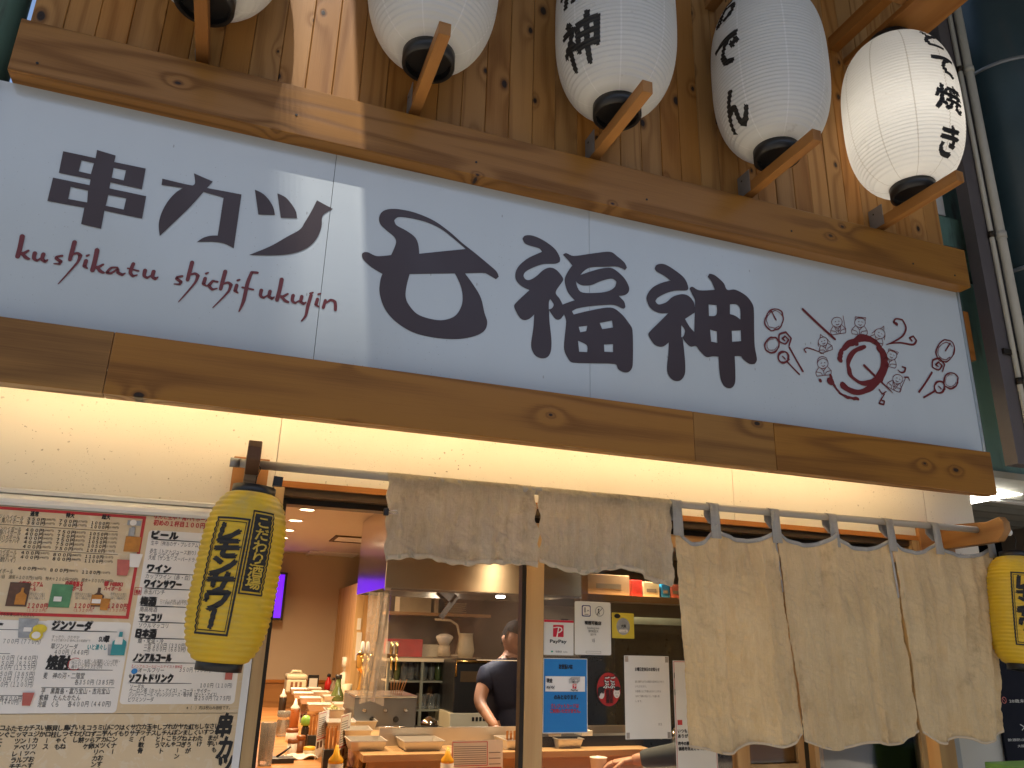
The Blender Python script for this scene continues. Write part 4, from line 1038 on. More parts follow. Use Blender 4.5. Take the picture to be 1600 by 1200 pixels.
pict('printed_picture', 'picture_grey', [('t', (150, 30), (278, 185), uv9), ('t', (845, 235), (905, 320), uv9), ('r', (1012, 225), (1048, 290), uv8), ('r', (1000, 165), (1100, 210), uv8), ('r', (1030, 215), (1045, 285), uv8)])
pict('printed_picture', 'picture_lemon', [('o', (265, 75), (362, 150), uv9), ('o', (240, 120), (330, 205), uv9)])
pict('printed_picture', 'panel_white', [('o', (256, 134), (314, 190), uv9), ('r', (190, 100), (245, 135), uv9)], .0030)
pict('printed_picture', 'picture_rose', [('t', (918, 470), (1012, 600), uv8), ('t', (180, 610), (252, 712), uv9), ('r', (415, 435), (462, 510), uvM)])
pict('printed_picture', 'ink_teal', [('b', (895, 135), (972, 320), uv9)])
pict('printed_picture', 'picture_blue', [('o', (1030, 422), (1072, 465), uv9)])
sq = Print(); a = uvL(45, 748); b = uvL(112, 690); sq.frame(a[0], b[0], a[1], b[1], .0016); sq.text('地酒', a[0] + .003, b[0] - .003, a[1] + .004, .012, .0004); flat(sq, 'red_stamp', 'ink_red', board)
# food menu
fk = Print()
items = ['じゃがいも', 'さつま芋', 'なす', 'しいたけ', 'ちくわ', '紅しょうが', 'たまねぎ', 'ヤングコーン', 'かぼちゃ', 'れんこん', 'プチトマト', 'ししとう', 'キス', '玉子', 'カッパ軟骨', '穴子', 'ササミ', 'くり', 'はも', 'ウインナー', 'にんにく', '山芋カツ（おすすめ）', 'ミニアメリカンドッグ', 'うずら卵', 'コロッケ', 'えび餅', 'いわし', 'げそ', '鳥つくね', 'ししゃも', '貝柱', '豚ロース', 'いか', 'スジカツ（おすすめ）', 'チューリップ（おすすめ）', 'カマンベールチーズ', 'モッツァレラチーズ', 'たこ', 'ふぐ', 'コンニャク', '牛カツ', 'アスパラ', 'ホタテ']
xA = mu(270 + 340 * KM, 1145)[0]; xB = mu(30 * KM, 1145)[0]; st = (xA - xB) / 38.6
ztp = uv9(900, 858)[1]
for i, it in enumerate(items):
    fk.vtext(it, xA - st * i, ztp + .001 * math.sin(i), .0155, .0135, .0132, bold=.0005, shear=.0)
for ch, y in (('串', 865), ('カ', 1040), ('ツ', 1180)):
    a = uvM(405, y); fk.vtext(ch, a[0], a[1] + .030, .06, .058, .040, bold=.0032, shear=.1)
fine(PB(fk.build('black_lettering', M['ink'], None, lambda u, v, l: (u, MY - .0006 - l, v)), food))
# white moulding and cloth-like board above the menu
mo = thing('menu_moulding', 'white rounded moulding along the top of the menu board', 'moulding', (-.55, -.001, 1.93))
zt = mu(100, 797)[1]
m_ = MB(); m_.prism([(-.001, zt + .002), (-.036, zt + .002), (-.043, zt + .010), (-.040, zt + .022), (-.026, zt + .030), (-.022, zt + .036), (-.001, zt + .038)], 'x', ml, mr - .006)
PB(m_.build('profile', M['white'], None, bevel=.002), mo)
m_ = MB(); m_.prism([(-.001, zt + .041), (-.014, zt + .041), (-.017, zt + .052), (-.001, zt + .058)], 'x', ml, mr - .02)
PB(m_.build('bead', M['white'], None, bevel=.001), mo)
# ================================================================== sliding doors
DY = .062
def door(name, label, x0, x1, y, sl, sr, rails, glass=True, mid=None):
    d = thing(name, label, 'door', ((x0 + x1) / 2, y, .02)); cx = (x0 + x1) / 2
    Box('stile', M['door_wood'], d, x0 - cx, x0 - cx + sl, -.018, .018, 0, 1.982, bev=.0015)
    Box('stile', M['door_wood'], d, x1 - cx - sr, x1 - cx, -.018, .018, 0, 1.982, bev=.0015)
    for z0, z1 in rails: Box('rail', M['door_wood'], d, x0 - cx + sl + .0005, x1 - cx - sr - .0005, -.017, .017, z0, z1, bev=.0015)
    if glass: Box('pane', M['glass'], d, x0 - cx + sl - .004, x1 - cx - sr + .004, -.003, .003, rails[0][0] + .01, rails[-1][1] - .01)
    if mid: Box('panel', M[mid], d, x0 - cx + sl - .004, x1 - cx - sr + .004, .0035, .009, rails[0][0] + .01, rails[-1][1] - .01)
    return d
pL, pR = at(819, 1100, DY - .018).x, at(848, 1100, DY - .018).x
s2 = at(1165, 1190, DY).x
gd = door('glass_door', 'glazed sliding door with stickers beside the open doorway', pL, s2, DY, pR - pL, .045, ((0, .12), (1.93, 1.98)))
Box('edge_strip', M['dark_metal'], gd, pL - (pL + s2) / 2 - .016, pL - (pL + s2) / 2 - .001, -.017, .017, 0, 1.982)
door('wooden_door', 'reddish wood door panel seen under the long curtain', s2 + .01, at(1255, 1190, .1).x, .104, .03, .03, ((0, .12), (1.08, 1.15), (1.93, 1.98)), True, 'trim_wood')
door('sliding_screen', 'beige sliding screen seen below the right of the long curtain', at(1270, 1190, .03).x, at(1446, 1190, .03).x, .03, .02, .026, ((0, .10), (1.93, 1.98)), True, None)
M['beige_panel'] = plain('beige_panel', (.46, .34, .24), .6, var=.06)
scr = bpy.data.objects['sliding_screen']
Box('panel', M['beige_panel'], scr, -.22, .22, .0035, .010, .09, 1.94)

# posters on the glass
GY = DY - .0045
def gp(x, y): q = at(x, y, GY); return q.x, q.z
def poster(name, label, cat, p0, p1, m='paper', r=.003, t=.0012):
    a, b = gp(*p0), gp(*p1); x0, x1, z0, z1 = a[0], b[0], b[1], a[1]
    o = thing(name, label, cat, ((x0 + x1) / 2, GY, (z0 + z1) / 2)); o['w'] = x1 - x0; o['h'] = z1 - z0
    pr = Print(); pr.rrect(-(x1 - x0) / 2, (x1 - x0) / 2, -(z1 - z0) / 2, (z1 - z0) / 2, r)
    sh_ = pr.build('sheet', M[m], o, lambda u, v, l: (u, 0, v)); md = sh_.modifiers.new('thickness', 'SOLIDIFY'); md.thickness = t; md.offset = 0
    return o, (x1 - x0) / 2, (z1 - z0) / 2
def on(o, pr, name, m, lift=.0012): return fine(pr.build(name, M[m], o, lambda u, v, l: (u, -lift - l, v)))
M['pay_red'] = plain('logo_red', (.62, .012, .035), .4, var=.03)
M['blue_sheet'] = plain('blue_sheet', (.015, .20, .52), .4, var=.08)
M['yellow_sheet'] = plain('yellow_sheet', (.66, .52, .05), .45, var=.15)
M['red_disc'] = plain('red_disc', (.42, .02, .02), .4, var=.15)
M['purple_ink'] = plain('indigo_ink', (.05, .045, .16), .5)
M['green_ink'] = plain('green_ink', (.03, .35, .2), .5)
M['skin_ink'] = plain('pale_ink', (.72, .64, .56), .5)
def paylogo(o, cx, cz, s, fs):
    r = Print(); r.rrect(cx - s, cx + s, cz - s, cz + s, s * .12); on(o, r, 'logo', 'pay_red')
    w = Print(); w.stroke([(cx - s * .28, cz - s * .95), (cx + s * .02, cz + s * .5)], [s * .22, s * .2])
    w.stroke([(cx - s * .95, cz + s * .5), (cx - s * .2, cz + s * .62), (cx + s * .5, cz + s * .5), (cx + s * .62, cz + s * .12), (cx + s * .2, cz - s * .2), (cx - s * .2, cz - s * .30)], [s * .12, s * .15, s * .2, s * .24, s * .2, s * .14])
    on(o, w, 'logo_mark', 'panel_white', .0022)
    k = Print(); k.text('PayPay', cx - fs, cx + fs, cz - s - fs * .62, fs * .42, fs * .018); on(o, k, 'lettering', 'ink')
o, w, h = poster('payment_sticker', 'white card with a red square P logo at the door edge', 'sticker', (850, 968), (896, 1024), r=.002)
paylogo(o, -.002, .022, .0205, .032)
k = Print(); k.rect(-w, w, h - .008, h - .0005); on(o, k, 'red_bar', 'pay_red')
k = Print(); k.rect(-.030, -.022, -h + .009, -h + .014); on(o, k, 'green_mark', 'green_ink')
k = Print(); k.text('取扱店', -.012, .012, -h + .009, .006); k.text('PayPay', .018, .034, -h + .009, .005); on(o, k, 'small_print', 'ink')
o, w, h = poster('smoking_notice', 'tall white rounded card with two round pictograms', 'sticker', (898, 939), (955, 1024), r=.006)
k = Print(); cx, cz = -.027, h - .033
for u0, u1, v0, v1 in ((cx - .018, cx + .018, cz - .02, cz + .02),):
    k.rrect(u0, u1, v0, v1, .006)
on(o, k, 'pictogram_border', 'purple_ink')
k = Print(); k.rrect(cx - .0145, cx + .0145, cz - .0165, cz + .0165, .005); on(o, k, 'pictogram_field', 'panel_white', .0022)
k = Print(); k.rect(cx - .009, cx - .007, cz - .006, cz + .012); k.rect(cx - .005, cx - .003, cz - .006, cz + .012); k.rect(cx - .008, cx + .008, cz - .013, cz - .011); k.stroke([(cx + .002, cz - .002), (cx + .006, cz + .003), (cx + .010, cz - .001)], .0016)
cx = .026; k.stroke([(cx + .017 * math.cos(t * PI / 8), cz + .017 * math.sin(t * PI / 8)) for t in range(17)], .0014)
k.disc(cx - .004, cz + .006, .003); k.stroke([(cx - .004, cz + .003), (cx - .006, cz - .005), (cx - .008, cz - .011)], .0024); k.stroke([(cx - .004, cz - .003), (cx, cz - .010)], .002); k.stroke([(cx + .012, cz + .012), (cx - .012, cz - .012)], .0016)
k.text('喫煙可能店', -.034, .032, .012, .012, .0006); k.text('Smoking area', -.024, .024, -.003, .0085); k.text('请可吸烟区域', -.020, .020, -.0145, .008); k.text('흡연구역', -.011, .011, -.026, .008); k.text('大阪', -.006, .006, -.048, .012); k.frame(-.030, .030, -h + .006, -h + .013, .0007)
on(o, k, 'lettering', 'ink', .0030)
o, w, h = poster('yellow_sticker', 'small yellow sticker with a grey window beside the white card', 'sticker', (956, 957), (991, 998), 'yellow_sheet', .003)
k = Print(); k.disc(0, -.003, .028, .030); on(o, k, 'photo', 'picture_grey'); k = Print(); k.rrect(-.018, .018, -.024, -.014, .004); on(o, k, 'caption_box', 'panel_white', .002)
k = Print(); k.disc(-.024, h - .012, .013, .008); on(o, k, 'black_badge', 'ink', .002)
k = Print(); k.text('大阪', -.010, .012, -.006, .010, .0004); k.text('いい店', -.012, .012, -.0225, .006); on(o, k, 'lettering', 'ink', .003)
o, w, h = poster('cash_notice', 'blue payment notice with a white centre box on the glass', 'notice', (849, 1028), (918, 1145), r=.001)
k = Print(); k.rect(-w + .0025, w - .0025, -h + .003, h - .0025); on(o, k, 'blue_field', 'blue_sheet')
k = Print(); k.rect(-w + .008, w - .010, .012, .062); on(o, k, 'white_box', 'panel_white', .0022)
k = Print(); k.text('お支払いは', -.026, .026, h - .034, .015, .0008); k.text('現金', -w + .012, -w + .034, .042, .013, .0006); k.text('ペイペイ', -w + .012, -w + .042, .020, .012, .0006); k.text('のみとなります。', -.044, .046, -.012, .014, .0007)
for q in (0, 1, 2): k.frame(.012 + .004 * q, .046 + .004 * q, .040 + .003 * q, .053 + .003 * q, .0009)
k.stroke([(.029 + .005 * math.cos(t * PI / 6), .0465 + .005 * math.sin(t * PI / 6)) for t in range(13)], .0009); k.text('¥', .0265, .0315, .0432, .007)
on(o, k, 'lettering', 'ink', .0034)
k = Print(); k.text('クレジットカードは', -.056, .050, -.040, .013, .0005); k.text('ご利用いただけません。', -.058, .056, -.056, .013, .0005); on(o, k, 'red_lettering', 'ink_red', .0034)
r_ = Print(); r_.rrect(.026, .041, .0215, .0375, .001); on(o, r_, 'logo', 'pay_red', .0034); r_ = Print(); r_.stroke([(.031, .022), (.033, .033)], .0018); r_.stroke([(.028, .0335), (.036, .0345), (.0385, .031), (.033, .0285)], .002); on(o, r_, 'logo_mark', 'panel_white', .0046)
r_ = Print(); r_.text('PayPay', .020, .047, .0145, .0065, .0003); on(o, r_, 'logo_lettering', 'ink', .0034)
# round red sticker
a = gp(951, 1077); o = thing('round_sticker', 'round red sticker with black lettering and two cartoon heads', 'sticker', (a[0], GY, a[1]))
k = Print(); k.disc(0, 0, .050, .059, 32); on(o, k, 'rim', 'ink', .0004); k = Print(); k.disc(0, 0, .047, .056, 32); on(o, k, 'disc', 'red_disc', .0012)
k = Print(); k.text('ごご', -.018, .026, .024, .020, .0030); k.text('ぶぶ', -.024, .024, .004, .020, .0030); on(o, k, 'letter_outline', 'ink', .0022)
k = Print(); k.text('ごご', -.017, .025, .0245, .018, .0006); k.text('ぶぶ', -.023, .023, .0045, .018, .0006); on(o, k, 'light_lettering', 'panel_white', .0040)
k = Print(); k.disc(-.030, -.015, .012, .017); on(o, k, 'cartoon_face', 'skin_ink', .0022); k = Print(); k.disc(.031, -.012, .013, .017); on(o, k, 'cartoon_face', 'skin_ink', .0022)
k = Print(); k.disc(-.031, -.001, .014, .010); k.disc(-.040, -.010, .005, .014); k.disc(.032, .003, .013, .007); k.rrect(-.038, -.030, -.014, -.008, .002); k.rrect(-.028, -.020, -.014, -.008, .002); k.rect(.024, .029, -.013, -.0115); k.rect(.034, .039, -.013, -.0115); k.rect(.027, .036, -.023, -.0215)
k.vtext('居酒屋', -.006, .000, .0155, .014, .013, .0004); k.vtext('名店街', .009, .000, .0155, .014, .013, .0004); on(o, k, 'black_lettering', 'ink', .0034)
# sheet of paper with closing-day notice
o, w, h = poster('closing_notice', 'plain white paper notice taped to the glass next to the curtain', 'notice', (975, 1024), (1049, 1154), r=.0006)
k = Print(); k.text('火曜日定休日のお知らせ', -.050, .052, h - .052, .012, .0005)
on(o, k, 'heading', 'ink'); k = Print()
for i, s in enumerate(('誠に勝手ながら火曜日を定休日とさせて', 'いただきます。', 'お客様にはご不便をおかけしますが', '何卒ご理解の程よろしくお願い致', 'します。')): k.text(s, -.050, -.050 + .0066 * len(s), h - .092 - .0165 * i, .0072)
k.text('店主', .040, .056, -h + .045, .008); on(o, k, 'lettering', 'ink_grey')
k = Print()
for u in (-w + .003, w - .016):
    for v in (-h + .002, h - .022): k.rect(u, u + .013, v, v + .020)
on(o, k, 'adhesive_tape', 'film', .002)
o, w, h = poster('thanks_notice', 'white notice with red frame half hidden behind the curtain', 'notice', (1051, 1032), (1124, 1235), r=.0006)
k = Print(); k.frame(-w + .003, w - .003, -h + .003, h - .003, .0018); k.rect(-w + .010, -w + .030, -.001, .016); on(o, k, 'red_frame', 'ink_red')
k = Print()
for i, s in enumerate(('いつも当店をご利用頂き', 'ありがとうございます。', '昨今の原材料高騰により上記', '価格を改定させて頂きます')): k.text(s, -w + .010, w - .014, -.026 - .017 * i - (.008 if i > 1 else 0), .012, .0007)
k.rect(-w + .002, -w + .005, h - .062, h - .042); k.rect(-w + .002, -w + .005, h - .120, h - .100)
on(o, k, 'lettering', 'ink')

# ================================================================== right-hand neighbour: green wall, pillar, pipes, duct, tube light
def patina():
    t = NT('green_patina'); v = t.coord(); n = t.noise(v, 3, 5); n2 = t.noise(t.coord((1, 1, .2)), 14, 4)
    c = t.mix(n, (.07, .15, .125, 1), (.15, .27, .22, 1)); c = t.mix(t.ss(n2, .5, .75), c, (.05, .06, .055, 1))
    t.set(c, .6); t.bump(t.noise(v, 30, 4), .2, .003); return t.m
M['patina'] = patina()
nb = thing('neighbour_building', 'weathered green neighbouring wall at the right edge', 'building', (3.5, .4, 0))
def PN(o): o.location = o.location - Vector((3.5, .4, 0)); o.parent = nb; return o
PN(Box('wall', M['patina'], None, 2.868, 5.2, .16, .26, 2.62, 6.2))
PN(Box('wall', M['patina'], None, 2.875, 2.905, -.16, .158, 2.36, 5.2))
PN(Box('wall', M['patina'], None, 2.906, 3.6, -.14, -.10, 2.36, 3.30))
PN(Box('ledge', M['patina'], None, 2.906, 3.8, -.20, .155, 3.44, 3.60))
PN(Box('white_panel', M['white'], None, 2.955, 3.12, -.16, -.15, 3.64, 4.4))
PN(Box('wood_block', M['trim_wood'], None, 2.985, 3.10, -.205, -.142, 2.86, 3.10))
PN(Box('soffit', plain('dirty_soffit', (.30, .29, .24), .8), None, 2.906, 5.2, -.18, 1.2, 2.325, 2.355))
for i in range(3): PN(Box('soffit_rib', plain('soffit_rib', (.20, .19, .16), .8), None, 2.906, 5.2, .05 + .3 * i, .09 + .3 * i, 2.295, 2.324))
PN(Box('dark_wall', plain('dark_shutter', (.006, .006, .007), .9, spec=.1), None, 3.18, 5.2, 1.0, 1.1, 0, 2.32))  # near-black colour stands in for the unlit depth of the next shop
PN(Box('side_wall', plain('grey_side', (.40, .41, .40), .7), None, 3.177, 3.22, .0, 1.0, 0, 1.80))
M['pillar'] = plain('mauve_steel', (.105, .092, .095), .5, var=.2, scale=4, bump=.1)
pil = thing('steel_pillar', 'flat mauve-grey steel pillar beside the sign', 'pillar', (3.19, -.28, 2.36))
Box('web', M['pillar'], pil, -.085, .07, -.03, .03, 0, 3.64)
cl2 = Box('clamp', M['dark_metal'], pil, -.06, .075, -.042, -.031, .50, .525)
M['pipe'] = plain('cream_pipe', (.46, .44, .38), .45, var=.15, scale=5)
for X, Y, r, lab in ((3.235, -.335, .020, 'thick cream pipe running up beside the steel pillar'), (3.188, -.322, .011, 'thin cream conduit beside the thick pipe')):
    p = thing('drain_pipe', lab, 'pipe', (X, Y, 2.1))
    MB().tube([(0, 0, 0), (0, 0, 4.0)], r, 16).build('pipe', M['pipe'], p)
    for z in (.62, 1.35, 2.3): MB().tube([(0, 0, z), (0, 0, z + .03)], r + .004, 16).build('collar', M['pipe'] if r > .015 else M['dark_metal'], p)
def tarp():
    t = NT('dark_duct_wrap'); v = t.coord(); n = t.noise(v, 5, 5, .6); n2 = t.noise(t.coord((1, 1, .25)), 9, 4)
    c = t.mix(n, (.018, .040, .052, 1), (.036, .072, .088, 1)); c = t.mix(t.math('MULTIPLY', t.ss(n2, .52, .7), .35), c, (.06, .065, .068, 1))
    t.set(c, .42); t.bump(n, .3, .006); return t.m
M['duct'] = tarp()
dc = thing('ventilation_duct', 'thick dark blue-green duct rising at the upper right corner', 'duct', (3.72, -.17, 2.1))
MB().tube([(0, 0, 1.02), (0, 0, 4.2)], .27, 40).build('shell', M['duct'], dc)
for z in (1.02, 1.27, 2.45): MB().tube([(0, 0, z), (0, 0, z + .02)], .274, 40).build('seam_band', M['galv'], dc)
Box('base_box', M['duct'], dc, -.25, .5, -.26, .3, .62, 1.0)
tb = thing('tube_light', 'bright white fluorescent tube under the neighbouring soffit', 'light', at(1516, 783, .05))
e = at(1598, 768, .05) - tb.location
MB().tube([(0, 0, 0), tuple(e * 1.25)], .013, 12).build('tube', emis('tube_white', (1, .97, .88), 14), tb)
Box('batten', M['white'], tb, -.005, e.x * 1.3, .015, .055, .02, e.z + .075)
pst = thing('dark_poster', 'dark navy poster with white lettering beside the right yellow lantern', 'poster', at(1620, 1080, -.02))
px0, pz0, pz1 = at(1562, 1110, -.02).x, at(1590, 1215, -.02).z, at(1560, 860, -.02).z
L0 = pst.location
Box('board', plain('navy_sheet', (.005, .006, .014), .7, spec=.15), pst, px0 - L0.x, .55, 0, .012, pz0 - L0.z, 1.94 - L0.z)
def pp(x, y): q = at(x, y, -.0212); return q.x - L0.x, q.z - L0.z
k = Print(); a = pp(1577, 1096); k.text('20歳未満の者の飲酒は', a[0], a[0] + .30, a[1] - .004, .013); a = pp(1575, 1158); k.text('飲酒防止フィルター', a[0], a[0] + .22, a[1], .010); a = pp(1590, 1166); k.text('大阪府警察', a[0], a[0] + .1, a[1] - .004, .010)
a = pp(1598, 1136); k.stroke([(a[0] - .012, a[1] + .010), (a[0] + .01, a[1]), (a[0] - .006, a[1] - .012)], .003); k.build('lettering', M['paper'], pst, lambda u, v, l: (u, -.0012 - l, v))
a = pp(1569, 1094); k = Print(); k.stroke([(a[0] + .012 * math.cos(t * PI / 8), a[1] + .012 * math.sin(t * PI / 8)) for t in range(17)], .003); k.stroke([(a[0] - .008, a[1] + .008), (a[0] + .008, a[1] - .008)], .0025); k.build('prohibition_mark', M['picture_rose'], pst, lambda u, v, l: (u, -.0012 - l, v))
gs = thing('green_stand', 'bright green box corner at the bottom right', 'box', at(1590, 1196, -.25))
Box('body', plain('lime_plastic', (.22, .42, .08), .5), gs, -.05, .3, -.1, .1, -.5, 0, bev=.004)

# left: dark green pole and pale wall at the top-left corner
gp2 = thing('green_pole', 'dark green mottled pole at the upper left corner', 'pole', (at(36, 40, -.22).x - .10, -.22, 2.2))
MB().tube([(0, 0, 0), (0, 0, 3.4)], .10, 24).build('pole', M['patina'], gp2)
lb = thing('left_neighbour', 'pale wall strip at the top left corner', 'wall', (-1.6, -.2, 0))
Box('wall', plain('pale_render', (.5, .47, .42), .8), lb, -2.0, .55, -.02, .15, 2.6, 6)
# ================================================================== inside the shop
def mpx(p):                                           # metres per photo pixel at a point
    d = Vector(p) - Vector((0, CAM_Y, EYE)); return (d.x * CR[2][0] + d.y * CR[2][1] + d.z * CR[2][2]) / FPX
warm = emis('downlight_glow', (1, .80, .52), 6)
WARM = (1.0, .70, .40)
def downlight(loc, lab, vis=True, energy=10.5):
    d = thing('downlight', lab, 'light', loc, 'recessed ceiling downlights')
    m = MB(); m.lathe([(.062, -.004), (.055, -.006), (.046, -.001), (.046, .0), (.062, .0), (.062, -.004)], 28, caps=False); m.build('trim_ring', M['white'], d)
    m = MB(); m.lathe([(.0455, -.0030), (.0456, -.0010)], 28); m.build('lens', warm, d)
    l = bpy.data.lights.new('downlight_lamp', 'AREA'); l.shape = 'DISK'; l.size = .09; l.energy = energy; l.color = WARM; l.spread = math.radians(150)
    o = bpy.data.objects.new('downlight_lamp', l); C.objects.link(o); o.parent = d; o.location = (0, 0, -.012)
names = ['nearest and largest downlight in the row on the ceiling', 'second downlight from the front of the ceiling row', 'third downlight from the front of the ceiling row', 'fourth and smallest downlight at the back of the row']
for (px, py), nm in zip(((480, 796), (462, 813), (450, 828), (441, 840)), names): p = atz(px, py, 2.4); downlight((p.x, p.y, 2.4), nm)
downlight((.55, 1.5, 2.4), 'downlight over the front of the counter, hidden above the doorway', energy=12)  # lamp with no visible source, added to brighten the trays
downlight((1.95, 1.2, 2.4), 'downlight behind the glazed door, hidden above the curtain', energy=16)  # second added lamp, brightens the right part of the ledge
downlight((3.2, 3.2, 2.4), 'downlight over the kitchen behind the hood', energy=10)  # extra lamp out of sight, added as fill for the kitchen
for (a, b, lab) in (((522, 838), (572, 846), 'square ceiling air vent beyond the downlights'), ((482, 862), (553, 869), 'ceiling hatch near the back wall')):
    p = atz(*a, 2.4); q = atz(*b, 2.4); cx, cy = (p.x + q.x) / 2, (p.y + q.y) / 2; w, h = abs(q.x - p.x) / 2, max(.22, abs(q.y - p.y) / 2)
    o = thing('ceiling_vent', lab, 'vent', (cx, cy, 2.4))
    for x0, x1, y0, y1 in ((-w, w, -h, -h + .03), (-w, w, h - .03, h), (-w, -w + .03, -h + .031, h - .031), (w - .03, w, -h + .031, h - .031)): Box('frame', M['bronze'] if 'vent' in lab else M['white'], o, x0, x1, y0, y1, -.012, -.0005)
    Box('plate', M['white'], o, -w + .031, w - .031, -h + .031, h - .031, -.006, -.0005)
# television
tv = thing('television', 'wall television glowing purple behind the yellow lantern', 'television', (at(447, 905, 5.98).x - .40, 6.0, 1.95))
Box('housing', M['black_plastic'], tv, -.41, .41, -.03, .03, -.245, .235, bev=.004)
Box('screen', emis('purple_screen', (.16, .012, .9), .8, .01), tv, -.385, .385, -.0335, -.0305, -.22, .212)
Box('wall_mount', M['black_plastic'], tv, -.1, .1, .031, .135, -.1, .1)
# wooden partition at the kitchen corner with paper strips
pt = thing('partition', 'orange wooden partition with paper strips at the kitchen corner', 'partition', (1.28, 4.9, 0))
xp = at(556, 950, 4.9).x; xq = at(577, 950, 4.9).x
for i in range(3):
    w = (xq + .10 - xp) / 3; Box('board', M['door_wood'], pt, xp - 1.28 + w * i, xp - 1.28 + w * (i + 1) - .002, 0, .02, .012, 2.10 if i < 2 else 2.398)
Box('board', M['door_wood'], pt, xp - 1.28, xp - 1.28 + .03, .021, 1.235, .012, 2.05)
for (x, y0, y1) in ((561, 966, 984), (560, 988, 1032)):
    a = at(x - 2.2, y0, 4.895); b = at(x + 2.2, y1, 4.895); Box('paper_strip', M['paper'], pt, a.x - 1.28, b.x - 1.28, -.004, -.001, b.z, a.z)
# kitchen back wall
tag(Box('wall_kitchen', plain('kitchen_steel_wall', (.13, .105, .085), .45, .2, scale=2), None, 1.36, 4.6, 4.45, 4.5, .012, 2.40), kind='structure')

# exhaust hood
hd = thing('exhaust_hood', 'brushed steel exhaust hood above the kitchen', 'hood', (1.6, 2.7, 1.87))
hl, hr = at(601, 915, 2.2).x, at(908, 936, 2.2).x
zl = at(700, 923, 2.2).z - 1.87
Box('front_panel', M['steel_v'], hd, hl - 1.6, hr - 1.6, -.51, -.50, zl, .525, bev=.003)
Box('end_panel', steel('mirror_steel', (.66, .62, .56), .16, 'z'), hd, hl - 1.6, hl - 1.6 + .008, -.499, .55, zl, .525)
Box('end_panel', M['steel_v'], hd, hr - 1.6 - .008, hr - 1.6, -.499, .55, zl, .525)
Box('back_panel', M['steel_v'], hd, hl - 1.59, hr - 1.61, .551, .56, zl, .525)
Box('lip', M['steel'], hd, hl - 1.6, hr - 1.6, -.515, -.4805, zl - .012, zl - .001)
for i in range(3): Box('grease_filter', M['galv'], hd, -.60 + .42 * i, -.20 + .42 * i, -.2, .3, zl + .16, zl + .18)
lp = at(782, 933, 2.6); Box('lamp', emis('hood_lamp_glow', (.85, .95, 1.0), 18), hd, lp.x - 1.625, lp.x - 1.575, lp.y - 2.72, lp.y - 2.68, lp.z - 1.875, lp.z - 1.86)
hl_ = bpy.data.lights.new('hood_lamp', 'AREA'); hl_.size = .2; hl_.energy = 7; hl_.color = (1, .9, .75); ho = bpy.data.objects.new('hood_lamp', hl_); C.objects.link(ho); ho.parent = hd; ho.location = (.1, .0, zl + .08)
# acrylic screen and film
zb = at(780, 1031, 2.18).z; xl = at(607, 980, 2.18).x
ac = thing('acrylic_screen', 'smoky clear acrylic screen hanging below the hood', 'screen', (1.6, 2.18, zb))
Box('sheet', M['acrylic'], ac, xl - 1.6, hr - 1.62, -.002, .002, 0, zl + 1.87 - zb - .002)
Box('bottom_edge', plain('bright_edge', (.8, .8, .78), .3), ac, at(745, 1030, 2.18).x - 1.6, hr - 1.62, -.003, .003, -.005, -.0006)
fa = at(576, 925, 2.12); fb = at(609, 925, 2.12); fz = at(590, 1100, 2.12).z
fl = thing('plastic_film', 'clear crinkled plastic film hanging from the hood corner', 'film', (fa.x, 2.12, fz))
def film(u, v): return ((fb.x - fa.x) * (u * (1 + .12 * v) + .03 * math.sin(5 * v)), .014 * math.sin(7 * u + 3 * v) + .006 * math.sin(19 * u + 8 * v) - .01, (fa.z - fz) * (1 - v) + .015 * math.sin(4 * u) * v)
grid(film, 24, 40, 'sheet', M['film'], fl)

# counters
ZL = 1.07
ct = thing('serving_counter', 'wooden serving counter with raised ledge running round the kitchen', 'counter', (1.2, 1.4, 0))
def PC(o): o.location = o.location - Vector((1.2, 1.4, 0)); o.parent = ct; return o
PC(Box('front_ledge', M['counter_wood'], None, .70, 2.20, 1.28, 1.56, ZL - .032, ZL, bev=.003))
PC(Box('front_panel', M['counter_wood'], None, .73, 2.18, 1.34, 1.36, .93, ZL - .033))
PC(Box('front_counter', M['trim_wood'], None, .20, 2.45, .86, 1.335, .895, .93, bev=.003))
PC(Box('front_base', M['trim_wood'], None, .26, 2.40, 1.12, 1.33, .012, .894))
PC(Box('splashback', M['splash'], None, at(593, 1140, 1.575).x, 2.3, 1.565, 1.575, .6, at(700, 1136, 1.575).z))
sm = MB(); sm.prism([(.70, 1.562), (1.06, 1.562), (1.30, 5.4), (.93, 5.4)], 'z', ZL - .032, ZL); PC(sm.build('side_ledge', M['counter_wood'], None, bevel=.003))
sm = MB(); sm.prism([(.735, 1.58), (.755, 1.58), (.985, 5.38), (.965, 5.38)], 'z', .93, ZL - .033); PC(sm.build('side_panel', M['counter_wood'], None))
sm = MB(); sm.prism([(.20, 1.338), (.734, 1.338), (.962, 5.38), (.42, 5.38)], 'z', .895, .93); PC(sm.build('side_counter', M['trim_wood'], None, bevel=.003))
sm = MB(); sm.prism([(.34, 1.36), (.70, 1.36), (.92, 5.3), (.56, 5.3)], 'z', .012, .894); PC(sm.build('side_base', M['trim_wood'], None))
PC(Box('worktop', M['steel'], None, 1.12, 3.6, 1.60, 2.25, .86, .90))

